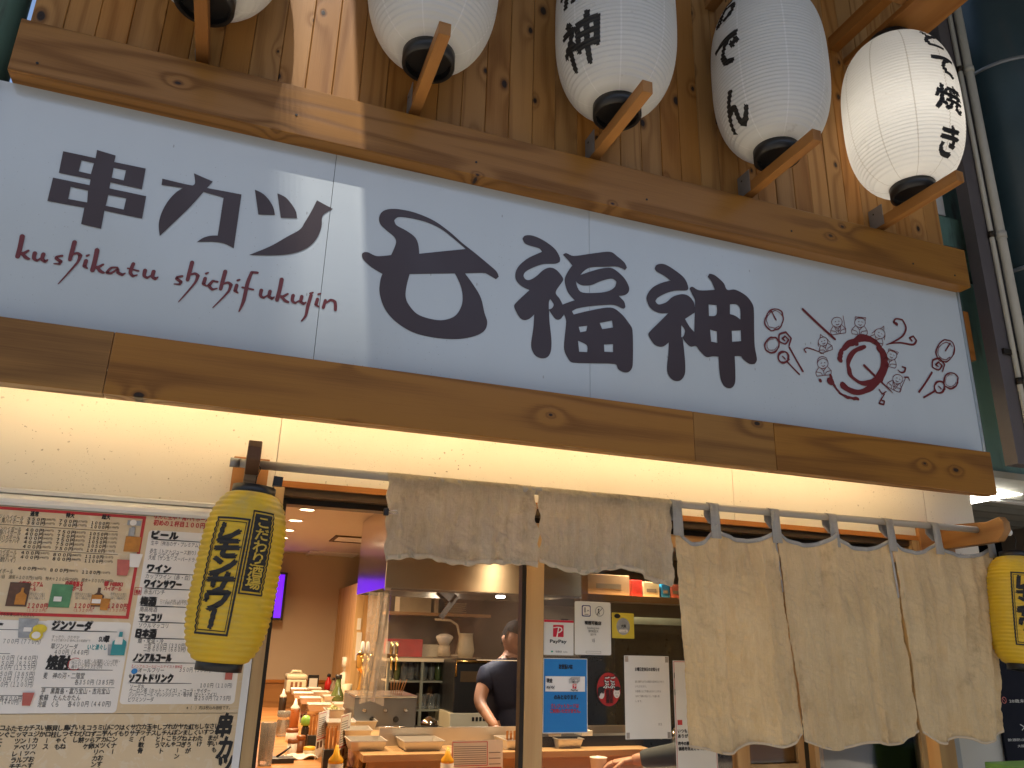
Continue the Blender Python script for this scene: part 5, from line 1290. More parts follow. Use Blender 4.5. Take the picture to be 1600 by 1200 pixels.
# steel trays
def tray(loc, w, d, h, rot, label, fill=None, group='steel trays along the ledge'):
    o = thing('steel_tray', label, 'tray', loc, group, (0, 0, rot))
    m = MB(); W2, D2 = w / 2, d / 2; t = .0025
    lv = [(W2 * .86, D2 * .82, 0), (W2, D2, h), (W2 + .006, D2 + .006, h), (W2 + .006, D2 + .006, h - .003), (W2 - t, D2 - t, h - .002), (W2 * .86 - t, D2 * .82 - t, .003)]
    v = []; f = []
    order = [(W2 + .006, D2 + .006, h - .004), (W2 + .006, D2 + .006, h), (W2 - .001, D2 - .001, h), (W2 * .86, D2 * .82, .003)]
    inner = [order[0], order[1], order[2], order[3]]
    for a, b, z in inner: v += [(-a, -b, z), (a, -b, z), (a, b, z), (-a, b, z)]
    for i in range(3): f += [(4 * i + k, 4 * i + (k + 1) % 4, 4 * i + 4 + (k + 1) % 4, 4 * i + 4 + k) for k in range(4)]
    f.append((12, 13, 14, 15)); m.add(v, f)
    b2 = len(m.v); v2 = []
    for a, b, z in ((W2 + .001, D2 + .001, h - .005), (W2 * .88, D2 * .84, 0)): v2 += [(-a, -b, z), (a, -b, z), (a, b, z), (-a, b, z)]
    m.add(v2, [(k, (k + 1) % 4, 4 + (k + 1) % 4, 4 + k) for k in range(4)] + [(4, 5, 6, 7)])
    m.build('dish', M['tray_steel'], o, fix=False)
    if fill == 'rack':
        for i in range(9):
            x = -W2 * .78 + W2 * 1.56 * i / 8; MB().tube([(x, -D2 * .78, h * .55), (x, D2 * .78, h * .55)], .0018, 6).build('wire', M['chrome'], o)
    elif fill: MB().box(-W2 * .84, W2 * .84, -D2 * .8, D2 * .8, .004, h * .6, bev=.004).build('contents', fill, o)
    return o
cab = plain('cut_cabbage', (.66, .66, .36), .6, var=.4, scale=60, bump=.6); batter = plain('pale_batter', (.74, .66, .52), .55, var=.1); sheetb = plain('pale_liner', (.62, .70, .80), .4, var=.05)
TR = [((570, 1170), 58, 'nearest steel tray with a wire rack on the ledge corner', 'rack'), ((655, 1170), 66, 'steel tray on the middle of the front ledge', None), ((556, 1152), 44, 'second steel tray with wire rack on the side ledge', 'rack'),
      ((530, 1139), 44, 'steel tray with a pale blue liner on the side ledge', sheetb), ((569, 1137), 34, 'steel tray right of the blue-lined tray', None), ((498, 1110), 37, 'pale tray behind the cabbage box', batter), ((534, 1109), 28, 'small tray to the right of the pale tray', batter),
      ((484, 1099), 33, 'shallow pale tray further back on the ledge', batter), ((517, 1096), 26, 'shallow tray beside the glass flask', batter), ((473, 1091), 31, 'second last shallow tray in the ledge row', batter), ((500, 1089), 26, 'second last tray of the right column', batter), ((467, 1084), 27, 'last shallow tray beside the cream rice cooker', batter), ((490, 1083), 22, 'last tray of the right column below the tablet', batter), ((800, 1168), 40, 'steel tray half hidden by the door stile', None), ((880, 1166), 44, 'steel tray on the ledge behind the blue notice', None)]
for (x, y), w, lab, fi in TR:
    p = atz(x, y, ZL); k = mpx(p); tray((p.x, max(p.y, 1.42) if y > 1160 else p.y, ZL + .0005), w * k * .93, .19 if y > 1100 else .2, .046, 0 if y > 1160 else -.06, lab, fi)
p = atz(520, 1127, ZL); k = mpx(p); o = tray((p.x, p.y, ZL + .0005), 28 * k, .16, .075, -.06, 'deep steel box heaped with cut cabbage', cab)
r2 = random.Random(3); m = MB()
for i in range(60):
    a = r2.uniform(0, 6.28); rr_ = r2.random() ** .5; X, Y = rr_ * .05 * math.cos(a), rr_ * .06 * math.sin(a); z = .055 + .04 * (1 - rr_)
    m.box(-.012, .012, -.006, .006, -.001, .001, Matrix.Translation((X, Y, z)) @ Matrix.Rotation(r2.uniform(0, 3), 4, 'Z') @ Matrix.Rotation(r2.uniform(-.8, .8), 4, 'X'))
m.build('cabbage_shreds', cab, o); o.children[-1]['kind'] = 'stuff'

# bottles, glasses and jars
def bottle(name, label, cat, px, base_z, h_px, prof, m, extra=(), group=None, Y=None):
    """prof: (radius, height) pairs as fractions of the height"""
    p = atz(*px, base_z); H = h_px * mpx(p)
    if Y: p = at(*px, Y); H = p.z - base_z; p.z = base_z
    o = thing(name, label, cat, (p.x, p.y, base_z + .0005), group)
    MB().lathe([(r * H, z * H) for r, z in prof], 20).build('body', m, o)
    for nm, pf, mm in extra: MB().lathe([(r * H, z * H) for r, z in pf], 18).build(nm, mm, o)
    return o
amber = plain('amber_sauce', (.30, .09, .02), .3, var=.2); brownl = plain('brown_label', (.22, .08, .03), .45, var=.2); whitep = plain('white_plastic', (.75, .72, .66), .4, var=.05); yel = plain('yellow_cap', (.80, .42, .02), .4, var=.06); greenc = plain('green_cap', (.28, .55, .08), .4, var=.1); darkb = plain('dark_bottle', (.03, .02, .015), .25); greeng = plain('green_glass', (.10, .13, .04), .15, var=.2); redp = plain('red_plastic', (.55, .02, .02), .35); cream = plain('cream_plastic', (.60, .55, .40), .45, var=.08)
ZC_ = .93
pint = bottle('pint_glass', 'tall empty glass on the counter beside the door jamb', 'glass', (413, 1196), ZC_, 62, [(.165, 0), (.165, .02), (.175, .1), (.20, .99), (.197, 1), (.187, 1), (.165, .12), (.0, .11)], M['tumbler'])
bottle('glass_jar', 'ribbed clear glass jar behind the tall glass', 'jar', (440, 1150), ZC_, 36, [(.2, 0), (.27, .05), (.27, .6), (.22, .72), (.28, .8), (.28, 1), (.25, 1), (.24, .1), (0, .08)], M['tumbler'])
SQ = [(.16, 0), (.17, .05), (.17, .62), (.12, .70), (.10, .72)]
for px, h, mm, lab, cm in (((440, 1112), 33, darkb, 'dark sauce bottle with pale spout at the back of the counter', whitep), ((458, 1137), 42, amber, 'amber sauce bottle with pale spout on the counter', whitep), ((527, 1164), 58, whitep, 'clear bottle with yellow spout in front of the ledge corner', yel), ((700, 1167), 58, whitep, 'clear bottle with yellow spout left of the menu card', yel)):
    o = bottle('sauce_bottle', lab, 'bottle', px, ZC_, h, SQ, mm, (('cap', [(.165, .625), (.165, .70), (.08, .80), (.03, 1.0)], cm),), 'squeeze bottles on the counter', 1.18 if cm is yel else None)
for px, h, w, mm, cap, lab in (((455, 1180), 24, .30, whitep, brownl, 'white shaker with brown lid on the counter'), ((468, 1175), 24, .28, brownl, amber, 'red-brown spice shaker beside the white shaker'), ((455, 1158), 18, .5, whitep, brownl, 'low round white tub on the counter'), ((482, 1184), 16, .55, cream, yel, 'cream tub with orange lid in front of the menu stand')):
    bottle('shaker' if w < .4 else 'tub', lab, 'jar', px, ZC_, h, [(w, 0), (w * 1.03, .05), (w * 1.03, .7)], mm, (('lid', [(w * 1.05, .705), (w * 1.05, .96), (w * .8, 1.0)], cap),))
bottle('green_cap_bottle', 'dark bottle with bright green cap by the chopsticks', 'bottle', (474, 1168), ZC_, 46, [(.13, 0), (.14, .04), (.13, .6), (.09, .68)], darkb, (('cap', [(.15, .685), (.18, .78), (.17, .9), (.08, 1.0)], greenc),))
def chop(px, lab, base, n=9, h=.21):
    p = atz(*px, base); o = thing('chopstick_holder', lab, 'holder', (p.x, p.y, base + .0005)); Box('box', M['black_plastic'], o, -.035, .035, -.03, .03, 0, .10, bev=.002)
    for i in range(n): Box('chopstick', M['trim_wood'], o, -.030 + .0067 * i, -.025 + .0067 * i, -.012 + .01 * (i % 3), -.007 + .01 * (i % 3), .05, h - .01 * (i % 2))
chop((487, 1178), 'black holder of orange chopsticks beside the menu stand', ZC_); chop((513, 1204), 'black holder of chopsticks below the ledge corner', ZC_); chop((797, 1212), 'holder of chopsticks right of the menu card', ZC_)
M['menu_print'] = plain('menu_print', (.55, .40, .28), .5, var=.5, scale=70)
def card(label, px, w, h, rz, lean, base, Y=None):
    p = atz(*px, base)
    if Y: p = at(*px, Y); h = p.z - base; w = 84 * mpx(p); p.z = base
    o = thing('menu_card', label, 'menu', (p.x, p.y, base), None, (lean, 0, rz))
    Box('sheet', M['paper'], o, -w / 2, w / 2, -.001, .001, 0, h)
    pr = Print()
    for i in range(9): pr.rect(-w / 2 + .012, w / 2 * .35, h * .50 + h * .045 * i, h * .515 + h * .045 * i)
    for i in range(6): pr.rect(w / 2 * .45, w / 2 - .012, h * .12 + h * .12 * i, h * .14 + h * .12 * i)
    fine(pr.build('printed_lettering', M['ink_grey'], o, lambda u, v, l: (u, -.0016 - l, v)))
    pr = Print(); pr.frame(-w / 2 + .004, w / 2 * .40, h * .46, h - .006, .003); pr.rect(-w / 2 + .006, w / 2 - .006, h * .40, h * .425); pr.build('red_frame', M['ink_red'], o, lambda u, v, l: (u, -.0018 - l, v))
    pr = Print(); pr.rect(-w / 2 + .010, -w / 2 + .05, h * .22, h * .36); pr.rect(-w / 2 + .07, -w / 2 + .11, h * .22, h * .36); pr.build('printed_picture', M['picture_brown'], o, lambda u, v, l: (u, -.0018 - l, v))
card('red and cream menu card standing below the front ledge', (748, 1157), .275, .33, 0, -.10, ZC_, 1.2)
card('menu card standing edge-on at the corner of the ledge', (500, 1183), .20, .24, 1.15, 0, ZC_); card('menu card standing edge-on in front of the rack tray', (534, 1200), .19, .26, 1.15, 0, ZC_)
card('small card standing beside the amber bottle', (473, 1128), .15, .16, 1.1, 0, ZC_)
p = atz(437, 1191, ZC_); o = thing('black_dish', 'black rectangular dish with cutlery near the tall glass', 'dish', (p.x, p.y, ZC_ + .0005)); m = MB(); m.box(-.07, .07, -.05, .05, 0, .025, bev=.003); m.build('dish', M['black_plastic'], o); MB().tube([(-.02, 0, .026), (.02, .01, .05), (.05, .01, .075)], .006, 8).build('spoon', M['black_plastic'], o)
p = atz(466, 1186, ZC_); o = thing('hand_towel', 'crumpled white wrapped towel on the counter', 'towel', (p.x, p.y, ZC_ + .0005)); grid(lambda u, v: ((u - .5) * .17 + .02 * math.sin(5 * v), (v - .5) * .09, .012 + .010 * math.sin(9 * u + 4 * v) + .006 * math.sin(23 * v)), 20, 12, 'cloth', M['paper'], o, .003)
# back of the ledge
p = atz(460, 1081, ZL); k = mpx(p); o = thing('rice_cooker', 'cream lidded box with handle at the far end of the ledge', 'cooker', (p.x, p.y, ZL + .0005)); w, h = 30 * k, 31 * k
Box('body', cream, o, -w / 2, w / 2, -.13, .13, 0, h * .62, bev=.012); Box('lid', cream, o, -w / 2 * 1.04, w / 2 * 1.04, -.135, .135, h * .625, h * .85, bev=.015)
MB().tube([(-w * .28, 0, h * .84), (-w * .2, 0, h * .98), (w * .2, 0, h * .98), (w * .28, 0, h * .84)], .012, 8).build('handle', cream, o)
for i in range(3): Box('vent_slot', brownl, o, -w * .3 + w * .22 * i, -w * .18 + w * .22 * i, -.134, -.1305, h * .12, h * .5)
p = atz(490, 1079, ZL); k = mpx(p); o = thing('order_tablet', 'black framed tablet standing at the back of the ledge', 'tablet', (p.x, p.y + .1, ZL + .0005)); Box('case', M['black_plastic'], o, -8.5 * k, 8.5 * k, 0, .015, 0, 22 * k, bev=.004); Box('screen', M['paper'], o, -6.3 * k, 6.3 * k, -.003, -.0005, .02, 17 * k)
for px, h, mm, cm, lab in (((512, 1078), 24, redp, M['black_plastic'], 'red-labelled bottle with black cap on the back ledge'), ((536, 1078), 28, M['tumbler'], M['black_plastic'], 'clear oil bottle with black cap at the back'), ((551, 1080), 27, M['tumbler'], M['black_plastic'], 'second clear oil bottle with black cap'), ((520, 1080), 20, M['tumbler'], M['black_plastic'], 'small clear cruet with black cap')):
    bottle('oil_bottle', lab, 'bottle', px, ZL, h, [(.2, 0), (.24, .05), (.22, .45), (.10, .68), (.09, .8)], mm, (('cap', [(.13, .805), (.13, .92), (.05, 1.0)], cm),))
bottle('flask', 'round green-brown glass flask beside the side trays', 'flask', (526, 1097), ZL, 40, [(.22, 0), (.26, .08), (.24, .28), (.12, .52), (.10, .85)], greeng, (('stopper', [(.13, .855), (.13, 1.0), (.05, 1.0)], M['black_plastic']),))
bottle('pump_bottle', 'white pump bottle behind the oil bottles', 'bottle', (537, 1082), ZL, 52, [(.16, 0), (.18, .05), (.18, .50), (.08, .58)], whitep, (('pump', [(.085, .585), (.085, .72), (.13, .73), (.13, 1.0), (.10, 1.0)], whitep),))
bottle('utensil_pot', 'cream pot holding a red ladle on the ledge', 'pot', (541, 1088), ZL, 18, [(.40, 0), (.42, .05), (.46, 1.0), (.42, 1.0), (.38, .1), (0, .09)], cream)
p = atz(552, 1085, ZL); o = thing('red_ladle', 'red spatula leaning in the cream pot', 'utensil', (p.x, p.y, ZL + .03)); MB().add([(-.022, 0, 0), (.022, 0, .02), (.05, .0, .12), (.03, 0, .15), (-.005, 0, .11), (-.022, .012, 0), (.022, .012, .02), (.05, .012, .12), (.03, .012, .15), (-.005, .012, .11)], [(0, 1, 2, 3, 4), (9, 8, 7, 6, 5), (0, 5, 6, 1), (1, 6, 7, 2), (2, 7, 8, 3), (3, 8, 9, 4), (4, 9, 5, 0)]).build('blade', redp, o)
# beer tower
bt_y = 3.0
p = at(566, 1085, bt_y); k = mpx(p)
bt = thing('beer_tower', 'polished brass beer tower with white tap handles', 'beer tower', (p.x, p.y, p.z))
MB().lathe([(.045, 0), (.05, .02), (.035, .05), (.028, .13), (.05, .16), (.058, .18), (.06, .25), (.045, .275), (.0, .28)], 28).build('column', M['brass'], bt)
Box('crossbar', M['brass'], bt, -.05, .22, -.02, .02, .235, .262, bev=.006)
for i, dx in enumerate((-.03, 0.005, .17, .205)):
    MB().tube([(dx, -.02, .25), (dx, -.06, .24), (dx, -.075, .16)], [.009, .009, .007], 10).build('tap', M['brass'], bt)
    MB().lathe([(.011, 0), (.014, .03), (.010, .075), (.0, .08)], 12, Matrix.Translation((dx, -.04, .262))).build('tap_handle', whitep if i < 2 else M['brass'], bt)
Box('plinth', M['steel'], bt, -.08, .25, -.08, .08, .86 - p.z, -.001)
# fryer
fy = 2.45
a = at(555, 1090, fy); b = at(649, 1137, fy)
fr_ = thing('deep_fryer', 'grey steel fryer with round knobs behind the trays', 'fryer', ((a.x + b.x) / 2, fy, b.z)); w = (b.x - a.x) / 2; h = a.z - b.z
gst = plain('blue_grey_steel', (.22, .23, .25), .35, .8, var=.15, scale=4)
Box('body', gst, fr_, -w, w, 0, .45, 0, h, bev=.006); Box('top_rim', M['steel'], fr_, -w, w, -.01, .45, h + .0005, h + .012, bev=.003); Box('base', gst, fr_, -w, w, .01, .44, .9 - b.z, -.0005)
for i in range(3): MB().lathe([(.014, 0), (.014, .012), (.008, .014), (.008, .026)], 16, Matrix.Translation((-w * .68 + w * .66 * i, 0, h * .58)) @ Matrix.Rotation(PI / 2, 4, 'X')).build('knob', M['chrome'], fr_)
for i in range(2): MB().lathe([(.018, 0), (.016, .01)], 16, Matrix.Translation((-w * .4 + w * .75 * i, 0, h * .28)) @ Matrix.Rotation(PI / 2, 4, 'X')).build('port', M['black_plastic'], fr_)
MB().tube([(-w * .5, -.03, h * .2), (-w * .4, -.05, h * .05), (w * .6, -.05, h * .05)], .007, 8).build('pipe', M['chrome'], fr_)
for i in range(6): MB().tube([(w * .25 + .012 * i, .1, h), (w * .2 + .02 * i, .08, h + .09 + .01 * (i % 2))], .0025, 6).build('skewer', M['trim_wood'], fr_)
p = atz(671, 1136, .93); o = thing('ladle_pan', 'small polished pan with a round lid near the steel splashback', 'pan', (p.x, p.y, p.z)); MB().lathe([(.06, 0), (.075, .02), (.06, .05), (.02, .075), (0, .078)], 24).build('lid', M['chrome'], o); MB().lathe([(.10, -.02), (.11, 0), (.05, .003)], 24).build('rim', M['black_plastic'], o)
# glass cabinet
cy = 4.05
a = at(606, 1027, cy); b = at(712, 1140, cy)
cbn = thing('glass_cabinet', 'cream framed glass cabinet full of bottles and tumblers', 'cabinet', (a.x, cy, .012)); w = b.x - a.x; zt_ = a.z - .012
frm = plain('cream_frame', (.58, .50, .36), .45, var=.05)
for x0, x1 in ((0, .022), (w * .47, w * .47 + .022), (w - .035, w)): Box('post', frm, cbn, x0, x1, 0, .02, 0, zt_ - .03)
Box('top', frm, cbn, -.01, w + .01, -.01, .36, zt_ - .03, zt_); Box('back', M['dark_metal'], cbn, .0, w, .34, .36, .5, zt_ - .031)
for y in (1064, 1109): z = at(650, y, cy).z - .012; Box('shelf', frm, cbn, .023, w - .036, .002, .335, z - .012, z)
Box('plinth', frm, cbn, 0, w, .021, .339, 0, at(650, 1140, cy).z - .012)
Box('pane', M['glass'], cbn, .0, w - .036, -.008, -.004, .55, zt_ - .035)
z1 = at(650, 1064, cy).z; z2 = at(650, 1109, cy).z
r2 = random.Random(11)
for i in range(9):
    X = a.x + .05 + i * (w - .1) / 8.6; hh = r2.uniform(.12, .20); mm = [M['copper'], M['copper'], whitep, greeng, M['tumbler'], darkb][r2.randrange(6)] if i < 4 else (greeng if i > 6 else M['tumbler'])
    o = thing('cabinet_bottle', ['copper cup', 'copper mug', 'pale bottle', 'small bottle', 'tumbler', 'clear glass', 'tall glass', 'green bottle', 'dark green bottle'][i] + ' on the top shelf of the glass cabinet, place %s from the left' % ('first second third fourth fifth sixth seventh eighth ninth'.split()[i]), 'bottle', (X, cy + .12, z1 + .001), 'bottles in the glass cabinet')
    MB().lathe([(.026, 0), (.028, .01), (.03, hh * .7), (.016, hh * .85), (.016, hh)] if i in (2, 3, 7, 8) else [(.024, 0), (.032, hh), (.029, hh), (.022, .01)], 14).build('vessel', mm, o)
for i in range(8):
    X = a.x + w * .5 + .03 + (i % 4) * .075; o = thing('tumbler', ('front' if i < 4 else 'back') + '-row upturned tumbler on the lower cabinet shelf, ' + ('first', 'second', 'third', 'last')[i % 4] + ' from the left', 'glass', (X, cy + .08 + .12 * (i // 4), z2 + .001), 'tumblers on the lower cabinet shelf'); MB().lathe([(.034, 0), (.028, .11), (.0, .112)], 14, caps=False).build('vessel', M['tumbler'], o)
# top of the cabinet: lamp, tubs, red package
def small(name, label, cat, px, Y, parts):
    p = at(*px, Y); o = thing(name, label, cat, p)
    for nm, fnm, args, mm in parts:
        if fnm == 'box': Box(nm, mm, o, *args, bev=.004)
        elif fnm == 'lathe': MB().lathe(args, 20).build(nm, mm, o)
        else: MB().tube(args[0], args[1], 10).build(nm, mm, o)
    return o
zc = at(650, 1027, cy).z
pk = plain('pink_red_wrap', (.55, .05, .05), .4, var=.3, scale=20)
small('red_package', 'red wrapped package on top of the cabinet', 'package', (630, 1026), cy + .1, [('wrap', 'box', (-.16, .15, -.05, .05, 0, .14), pk), ('label', 'box', (-.165, -.06, -.054, -.051, .02, .12), M['paper'])])
small('carton', 'pale flat carton on top of the cabinet', 'box', (657, 1026), cy + .15, [('carton', 'box', (-.10, .14, -.06, .06, 0, .10), cream)])
small('desk_lamp', 'thin curved lamp arching over a white bowl', 'lamp', (712, 1026), cy + .1, [('base', 'lathe', [(.05, 0), (.05, .015), (.01, .02)], frm), ('arm', 'tube', ([(0, 0, .01), (.03, 0, .16), (0, 0, .26), (-.06, 0, .295), (-.20, 0, .30)], .010), frm)])
small('white_bowl', 'white bowl under the curved lamp', 'bowl', (694, 1008), cy + .1, [('bowl', 'lathe', [(.04, 0), (.075, .06), (.07, .075), (.04, .09), (0, .095)], whitep), ('stand', 'lathe', [(.06, -.09), (.05, -.001)], frm)])
small('glass_jug', 'clear jug and glasses on top of the cabinet', 'jug', (727, 1028), cy + .05, [('jug', 'lathe', [(.06, 0), (.075, .06), (.06, .15), (.055, .19), (.065, .20)], cream), ('glass', 'lathe', [(.14, .0), (.14, .001)], frm)])
sb = thing('wall_shelf', 'orange wall shelf above the cabinet holding plates', 'shelf', at(690, 963, 4.3)); Box('board', M['counter_wood'], sb, -.50, .42, -.12, .145, 0, .025); 
for i in range(5): MB().lathe([(.05, 0), (.10, .012), (.101, .016), (.0, .010)], 24, Matrix.Translation((.12, 0, .026 + .018 * i))).build('plate', cream, sb)
Box('box', cream, sb, -.40, -.12, -.08, .12, .0255, .22); Box('divider', frm, sb, -.09, -.06, -.1, .12, .0255, .24)
o = thing('blade_guard', 'dark angled board behind the screen', 'board', at(701, 948, 3.2)); MB().box(-.10, .10, -.01, .01, -.02, .02, Matrix.Rotation(-.95, 4, 'Y')).box(-.12, .0, -.01, .01, .03, .10, Matrix.Rotation(.65, 4, 'Y')).build('board', M['dark_metal'], o)
# black oven with cream base right of the cabinet
a = at(711, 1032, 3.7); b = at(752, 1114, 3.7); c = at(735, 1136, 3.7)
ov = thing('black_oven', 'black oven with brass rail standing on a cream drawer unit', 'oven', (a.x, 3.7, c.z)); w = b.x - a.x + .3; h0 = b.z - c.z; h1 = a.z - c.z
Box('body', M['black_plastic'], ov, 0, w, 0, .45, h0 + .002, h1, bev=.01); Box('drawer_unit', cream, ov, -.02, w, 0, .45, .05 - c.z, h0, bev=.004)
MB().tube([(.01, -.012, h1 - .12), (.01, -.012, h1 - .005), (w, -.012, h1 - .005)], .010, 8).build('rail', M['brass'], ov); Box('panel', M['bronze'], ov, .05, w - .02, -.004, -.0005, h1 - .16, h1 - .08)
for i in range(4): Box('slot', M['black_plastic'], ov, .16 + .03 * i, .18 + .03 * i, -.003, -.0005, h0 - .06, h0 - .03)
# things behind the glazed door
shf = thing('kitchen_shelf', 'orange wooden shelf with cartons seen through the glazed door', 'shelf', at(980, 932, 3.3)); Box('board', M['counter_wood'], shf, -.42, .9, -.12, .14, -.05, 0)
for i, (x0, x1, hh, mm, nm) in enumerate(((-.40, -.02, .16, M['beige_panel'], 'wrapped parcel'), (.0, .10, .13, pk, 'red carton'), (.11, .26, .12, cream, 'cream carton'), (.28, .36, .11, M['blue_sheet'], 'blue carton'), (.37, .46, .11, M['picture_rose'], 'rose carton'), (.47, .72, .10, M['paper'], 'white carton with red print'))):
    o = thing('carton', nm + ' on the shelf behind the glazed door', 'box', shf.location + Vector((x0, -.08, .0005))); Box('carton', mm, o, 0, x1 - x0, 0, .18, 0, hh, bev=.003)
    Box('print', M['ink_red'] if i in (1, 5) else M['ink_grey'], o, (x1 - x0) * .2, (x1 - x0) * .8, -.0015, -.0003, hh * .3, hh * .55)
a = at(960, 965, 3.6); b = at(1075, 1060, 3.6)
fg = thing('fridge', 'dark glass-fronted fridge behind the white notice', 'fridge', (a.x, 3.6, .012)); Box('cabinet', plain('dark_fridge', (.03, .032, .034), .3), fg, 0, b.x - a.x + .4, 0, .6, 0, a.z, bev=.006); Box('top_rail', plain('grey_green_rail', (.25, .30, .27), .4), fg, 0, b.x - a.x + .4, -.012, -.001, a.z - .06, a.z)
a = at(852, 950, 3.5)
wr = thing('wall_rack', 'pale wall rack with switches left of the white card', 'rack', (a.x, 3.5, a.z - .5)); Box('plate', frm, wr, -.05, .30, 0, .02, .0, .52); Box('switch', M['dark_metal'], wr, .14, .20, -.012, -.0005, .30, .42); Box('rail', M['steel'], wr, -.1, .5, -.02, -.0005, .10, .13)
p = atz(945, 1120, 1.0)
pn = thing('foil_pan', 'shiny foil-covered pan on the kitchen worktop behind the glass', 'pan', (p.x, min(p.y, 2.2), .90)); r2 = random.Random(5)
MB().lathe([(.16, 0), (.20, .10), (.21, .11)], 28).build('pan', M['steel'], pn); grid(lambda u, v: ((u - .5) * .4, (v - .5) * .34, .11 + .035 * math.sin(9 * u + 5 * v) * math.sin(8 * v + 3 * u) + .02 * math.sin(31 * u)), 24, 20, 'foil', M['chrome'], pn)
Box('stand', gst, pn, -.3, .6, -.2, .2, -.04, -.0005)
cu_ = bottle('paper_cup', 'pale cup on the counter behind the glazed door', 'cup', (935, 1183), ZC_, 40, [(.26, 0), (.33, .96), (.35, .97), (.35, 1.0), (.31, 1.0), (.24, .05), (0, .04)], whitep, Y=1.16)
bx_ = thing('condiment_tray', 'low dark tray of packets on the ledge below the notice', 'tray', (atz(905, 1160, ZL).x, 1.45, ZL + .0005)); Box('tray', M['black_plastic'], bx_, -.28, .30, -.05, .06, 0, .05); Box('packet', whitep, bx_, -.06, .0, -.052, .05, .051, .075); Box('packet', M['steel'], bx_, -.25, -.18, -.052, .05, .051, .085)

# ================================================================== people
skin = plain('skin', (.50, .27, .18), .5, var=.06, scale=6)
navy = plain('navy_cotton', (.006, .010, .036), .75, var=.15, scale=25, bump=.1)
grey_knit = plain('grey_blue_knit', (.045, .055, .065), .8, var=.2, scale=40, bump=.15)
black_cloth = plain('black_cloth', (.012, .012, .014), .8, var=.2)
hairm = plain('black_hair', (.008, .007, .007), .9, spec=.1, var=.3, scale=60, bump=.4)
TMP = bpy.data.scenes.new('limb_builder')
def skinned(V, E, rad, sub=2, root=0):
    me = bpy.data.meshes.new('limbs'); me.from_pydata(V, E, []); o = bpy.data.objects.new('limbs', me); TMP.collection.objects.link(o)
    md = o.modifiers.new('skin', 'SKIN'); md.use_smooth_shade = True
    for i, sv in enumerate(me.skin_vertices[0].data): r = rad[i]; sv.radius = (r, r) if not isinstance(r, tuple) else r; sv.use_root = (i == root)
    ss = o.modifiers.new('sub', 'SUBSURF'); ss.levels = sub; ss.render_levels = sub
    with bpy.context.temp_override(scene=TMP, view_layer=TMP.view_layers[0]): dg = bpy.context.evaluated_depsgraph_get()
    ev = o.evaluated_get(dg); m2 = bpy.data.meshes.new_from_object(ev)
    v = [tuple(x.co) for x in m2.vertices]; f = [tuple(p.vertices) for p in m2.polygons]
    bpy.data.objects.remove(o); bpy.data.meshes.remove(me); bpy.data.meshes.remove(m2); return v, f
def head_mesh(mb, c, yaw, pitch, s=1.0):
    bm = bmesh.new(); bmesh.ops.create_uvsphere(bm, u_segments=28, v_segments=20, radius=1)
    for v in bm.verts:
        x, y, z = v.co; fy = max(0, -y)
        k = 1 - .22 * max(0, -z) ** 1.5 * (1 if y < .3 else .6)
        X = x * .076 * k; Y = y * .096; Z = z * .118
        if y < 0:
            n_ = math.exp(-((x / .20) ** 2) - ((z + .10) / .28) ** 2); Y -= .024 * n_ * (1.0 if z < .2 else .4)
            for sx_ in (-1, 1): Y += .010 * math.exp(-(((x - sx_ * .38) / .18) ** 2) - ((z - .08) / .12) ** 2)
            Y -= .006 * math.exp(-((x / .3) ** 2) - ((z + .52) / .07) ** 2) - .004 * math.exp(-((x / .3) ** 2) - ((z + .46) / .03) ** 2)
            Y -= .008 * math.exp(-((x / .3) ** 2) - ((z + .85) / .15) ** 2)
        for sx_ in (-1, 1): X += sx_ * .020 * math.exp(-((x - sx_ * .98) / .25) ** 2 - ((z + .02) / .22) ** 2 - ((y - .1) / .22) ** 2)
        v.co = (X * s, Y * s, Z * s)
    M_ = Matrix.Translation(c) @ Matrix.Rotation(yaw, 4, 'Z') @ Matrix.Rotation(pitch, 4, 'X')
    bm.verts.index_update(); mb.add([v.co.copy() for v in bm.verts], [[v.index for v in f.verts] for f in bm.faces], True, M_); bm.free(); return M_
def hair_mesh(M_, s=1.0):
    bm = bmesh.new(); bmesh.ops.create_uvsphere(bm, u_segments=28, v_segments=18, radius=1)
    bmesh.ops.delete(bm, geom=[v for v in bm.verts if v.co.z < (.42 if v.co.y < -.35 else (-.05 if v.co.y < .2 else -.55))], context='VERTS')
    for v in bm.verts:
        k = 1 + .03 * math.sin(9 * v.co.x + 4 * v.co.z) * math.cos(7 * v.co.y); v.co = (v.co.x * .084 * s * k, v.co.y * .104 * s * k + .003, v.co.z * .126 * s * k + .002)
    bm.verts.index_update(); mb = MB(); mb.add([v.co.copy() for v in bm.verts], [[v.index for v in f.verts] for f in bm.faces], True, M_); bm.free(); return mb
